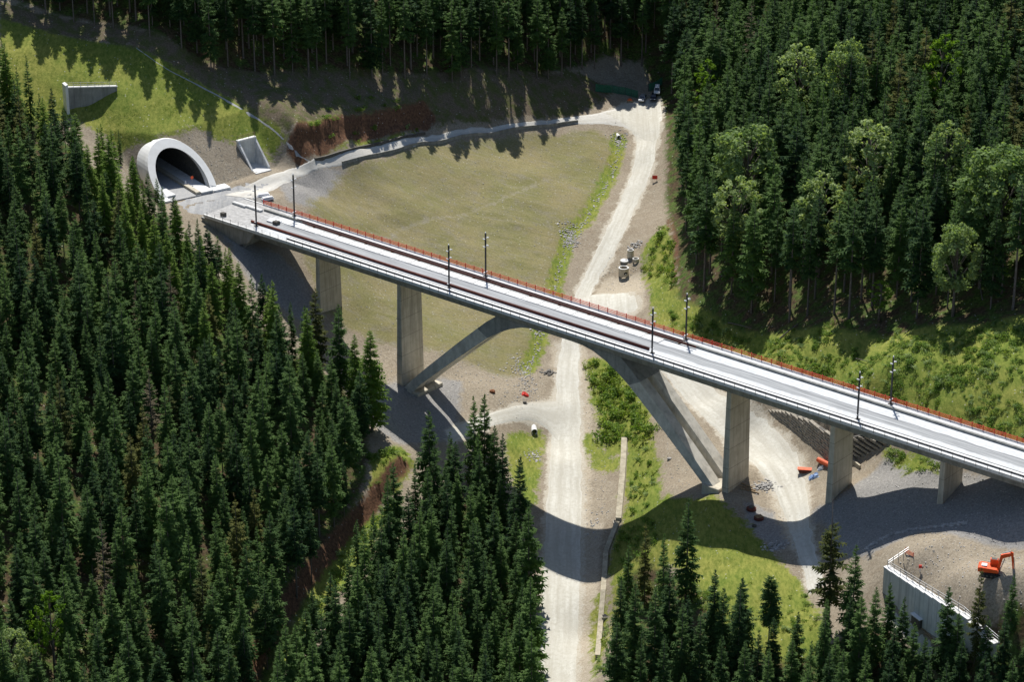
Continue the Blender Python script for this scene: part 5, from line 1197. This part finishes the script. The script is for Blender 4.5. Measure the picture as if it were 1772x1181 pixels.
# ------------------------------------------------------------------ shrubs and undergrowth
def shrub_mesh(seed, mat, n=7, R0=1.1):
    r = np.random.default_rng(seed); cs_ = [np.array([r.normal()*R0*.5, r.normal()*R0*.5, r.uniform(.25,.9)*R0]) for _ in range(n)]
    return leaf_cloud(cs_, [r.uniform(.4,.7)*R0 for _ in range(n)], 70, .17, mat, seed, 'shrub', .85)
SH = [shrub_mesh(71, M['shrub']), shrub_mesh(72, M['shrub'], 5), shrub_mesh(73, M['weeds'], 8, .9), shrub_mesh(74, M['leafpale'], 6)]
def shrub(px, py, s, label, group, k=None):
    q = hit(px, py); o = mesh_obj('shrub', SH[random.randrange(4) if k is None else k], None, None, q, random.uniform(0,6.28)); o.scale = (s, s, s*random.uniform(.8,1.15)); tag(o, label, 'shrub', group); return o
sproto = []
def shrubs_in(poly, n, s0, s1, label, group, dmin=1.6, ks=(0,1,2,3)):
    w_ = wpoly(poly); x0, y0 = w_.min(0); x1, y1 = w_.max(0); got = []
    X = rng.uniform(x0, x1, n*8); Y = rng.uniform(y0, y1, n*8); sd = sd_poly(X, Y, w_)
    for x, y, s in zip(X, Y, sd):
        if s < 0 or len(got) >= n or any((x-a)**2+(y-b)**2 < dmin**2 for a, b in got): continue
        got.append((x, y)); sc = random.uniform(s0, s1); o = mesh_obj('shrub', SH[random.choice(ks)], None, None, (x, y, z1(x, y)-.1), random.uniform(0,6.28)); o.scale = (sc, sc, sc*random.uniform(.8,1.2)); tag(o, label, 'shrub', group)
shrubs_in([(1014,630),(1045,625),(1085,680),(1135,740),(1120,765),(1060,765),(1030,770),(1045,720),(1028,680)], 60, 1.1, 2.0, 'leafy green shrub in the thicket under the arch', 'thicket under the arch', 1.3, (0,1,2))
shrubs_in([(1110,470),(1150,400),(1172,430),(1170,510),(1140,480)], 26, .9, 1.6, 'leafy shrub on the bank right of the concrete rings', 'shrubs beside the concrete rings', 1.4, (0,2,1))
shrubs_in([(640,880),(690,870),(650,960),(560,1080),(500,1170),(470,1181),(520,1090),(590,960)], 30, .9, 1.7, 'pale leafy shrub along the clay track', 'shrubs along the clay track', 1.6, (0,1,3))
shrubs_in([(600,170),(650,165),(740,185),(690,200),(530,235),(515,215)], 18, .7, 1.2, 'leafy shrub above the red soil bank', 'shrubs above the red bank', 1.4, (0,1))
shrubs_in([(560,268),(620,246),(700,232),(730,226),(700,222),(600,240)], 14, .6, 1.1, 'leafy shrub at the foot of the red soil bank', 'shrubs below the red bank', 1.4, (2,3))
shrubs_in([(1100,790),(1130,770),(1140,820),(1120,880),(1085,900),(1090,850)], 22, .6, 1.1, 'low shrub behind the beige retaining wall', 'shrubs behind the valley wall', 1.2, (0,2,3))
shrubs_in([(1035,1100),(1060,1080),(1060,1180),(1025,1180)], 10, .7, 1.2, 'leafy shrub at the lower end of the valley wall', 'shrubs at the valley wall end', 1.3, (2,3))
shrubs_in([(1062,930),(1120,890),(1140,940),(1110,990),(1070,1030)], 24, .7, 1.3, 'leafy shrub in the bridge shadow right of the valley wall', 'shrubs in the bridge shadow', 1.3, (0,1))
# ground cover on the right slope and in clearings
sp_ = [o for o in bpy.data.objects if o.name.startswith('shrub')]
pr = []
for m_ in SH: pr.append([next(o for o in sp_ if o.data is m_)])
def scatter_pts(polys, n, s0, s1):
    P = []; S = []
    for poly, k in polys:
        w_ = wpoly(poly); x0, y0 = w_.min(0); x1, y1 = w_.max(0); X = rng.uniform(x0, x1, k); Y = rng.uniform(y0, y1, k); sd = sd_poly(X, Y, w_); nz = vnoise(X, Y, 6, 9)
        for x, y, s, q in zip(X, Y, sd, nz):
            if s > 0 and q > .25: P.append((x, y, z1(x,y)-.12)); a = random.uniform(s0, s1)*(.6+.7*q); S.append((a, a, a*random.uniform(.55,.95)))
    return P, S
P_, S2 = scatter_pts([([(1245,562),(1400,585),(1560,590),(1720,560),(1790,560),(1790,765),(1640,725),(1450,680),(1300,635),(1180,590),(1150,540)], 4600), ([(1530,775),(1590,778),(1635,815),(1580,822)], 120), ([(1215,545),(1400,560),(1560,570),(1560,590),(1400,585),(1245,560)], 700),
                      ([(1105,980),(1140,1000),(1230,1080),(1400,1110),(1420,1070),(1390,1020),(1300,1060),(1200,1010)], 420), ([(640,790),(690,775),(710,800),(640,850)], 60)], 0, .5, 1.15)
gn_scatter('undergrowth', P_, rng.uniform(0,6.28,len(P_)), S2, rng.choice([0,1,1,2,3], len(P_)), pr, 'dense leafy undergrowth covering the slope behind the red railing', 'undergrowth')
# grass tufts
tuft = []
r_ = np.random.default_rng(5)
for k in range(26):
    a = r_.uniform(0,6.28); b = r_.uniform(0,6.28); x, y = r_.normal(size=2)*.28; h = r_.uniform(.2,.5)
    tuft += [(x-.05*math.cos(a), y-.05*math.sin(a), 0), (x+.05*math.cos(a), y+.05*math.sin(a), 0), (x+.2*math.cos(b), y+.2*math.sin(b), h)]
tm = np_mesh('grass_tuft', tuft, np.arange(len(tuft)).reshape(-1,3), M['weeds'])
to = mesh_obj('grass_tuft', tm, None, None, hit(1300,1010)); tag(to, 'single taller grass tuft on the crest of the grass mound', 'grass')
P_, S2 = scatter_pts([([(0,40),(120,60),(330,130),(420,200),(415,250),(380,245),(310,215),(280,238),(225,250),(120,200),(60,230),(0,200)], 3000), ([(1110,960),(1140,900),(1230,855),(1290,905),(1310,930),(1380,1000),(1420,1070),(1400,1110),(1300,1090),(1200,1000)], 1500),
    ([(1080,760),(1130,740),(1140,800),(1110,870),(1080,900)], 300), ([(1000,400),(1060,250),(1080,255),(1050,340),(1010,400),(960,520),(940,610),(920,640),(925,600),(950,500)], 500), ([(870,740),(940,735),(950,760),(935,870),(905,900),(870,800)], 300), ([(570,900),(630,850),(700,800),(690,780),(640,790)], 200)], 0, .4, .8)
gn_scatter('grass', P_, rng.uniform(0,6.28,len(P_)), S2, np.zeros(len(P_), int), [[to]], 'short grass on the hillside, mound and ditch banks', 'grass')
# fallen logs
for (a, b, r0, lb) in (((1345,592),(1380,565),.22,'bare fallen log lying below the right forest edge'),((1480,622),(1500,630),.12,'thin pale fallen stem on the green slope'),((1260,560),(1300,572),.14,'fallen stem at the foot of the right forest'),((1700,520),(1690,470),.15,'fallen trunk leaning between the right forest trees'),((440,1105),(460,1115),.16,'fallen log beside the clay track')):
    p, q = hit(*a), hit(*b); p[2] += r0+.05; q[2] += r0+.35; c0 = p.copy()
    o = MB().tube([p-c0, (p+q)/2-c0+np.array([0,0,.1]), q-c0], [r0, r0*.8, r0*.4], 7).build('fallen_log', M['bark'], None, c0); tag(o, lb, 'log')
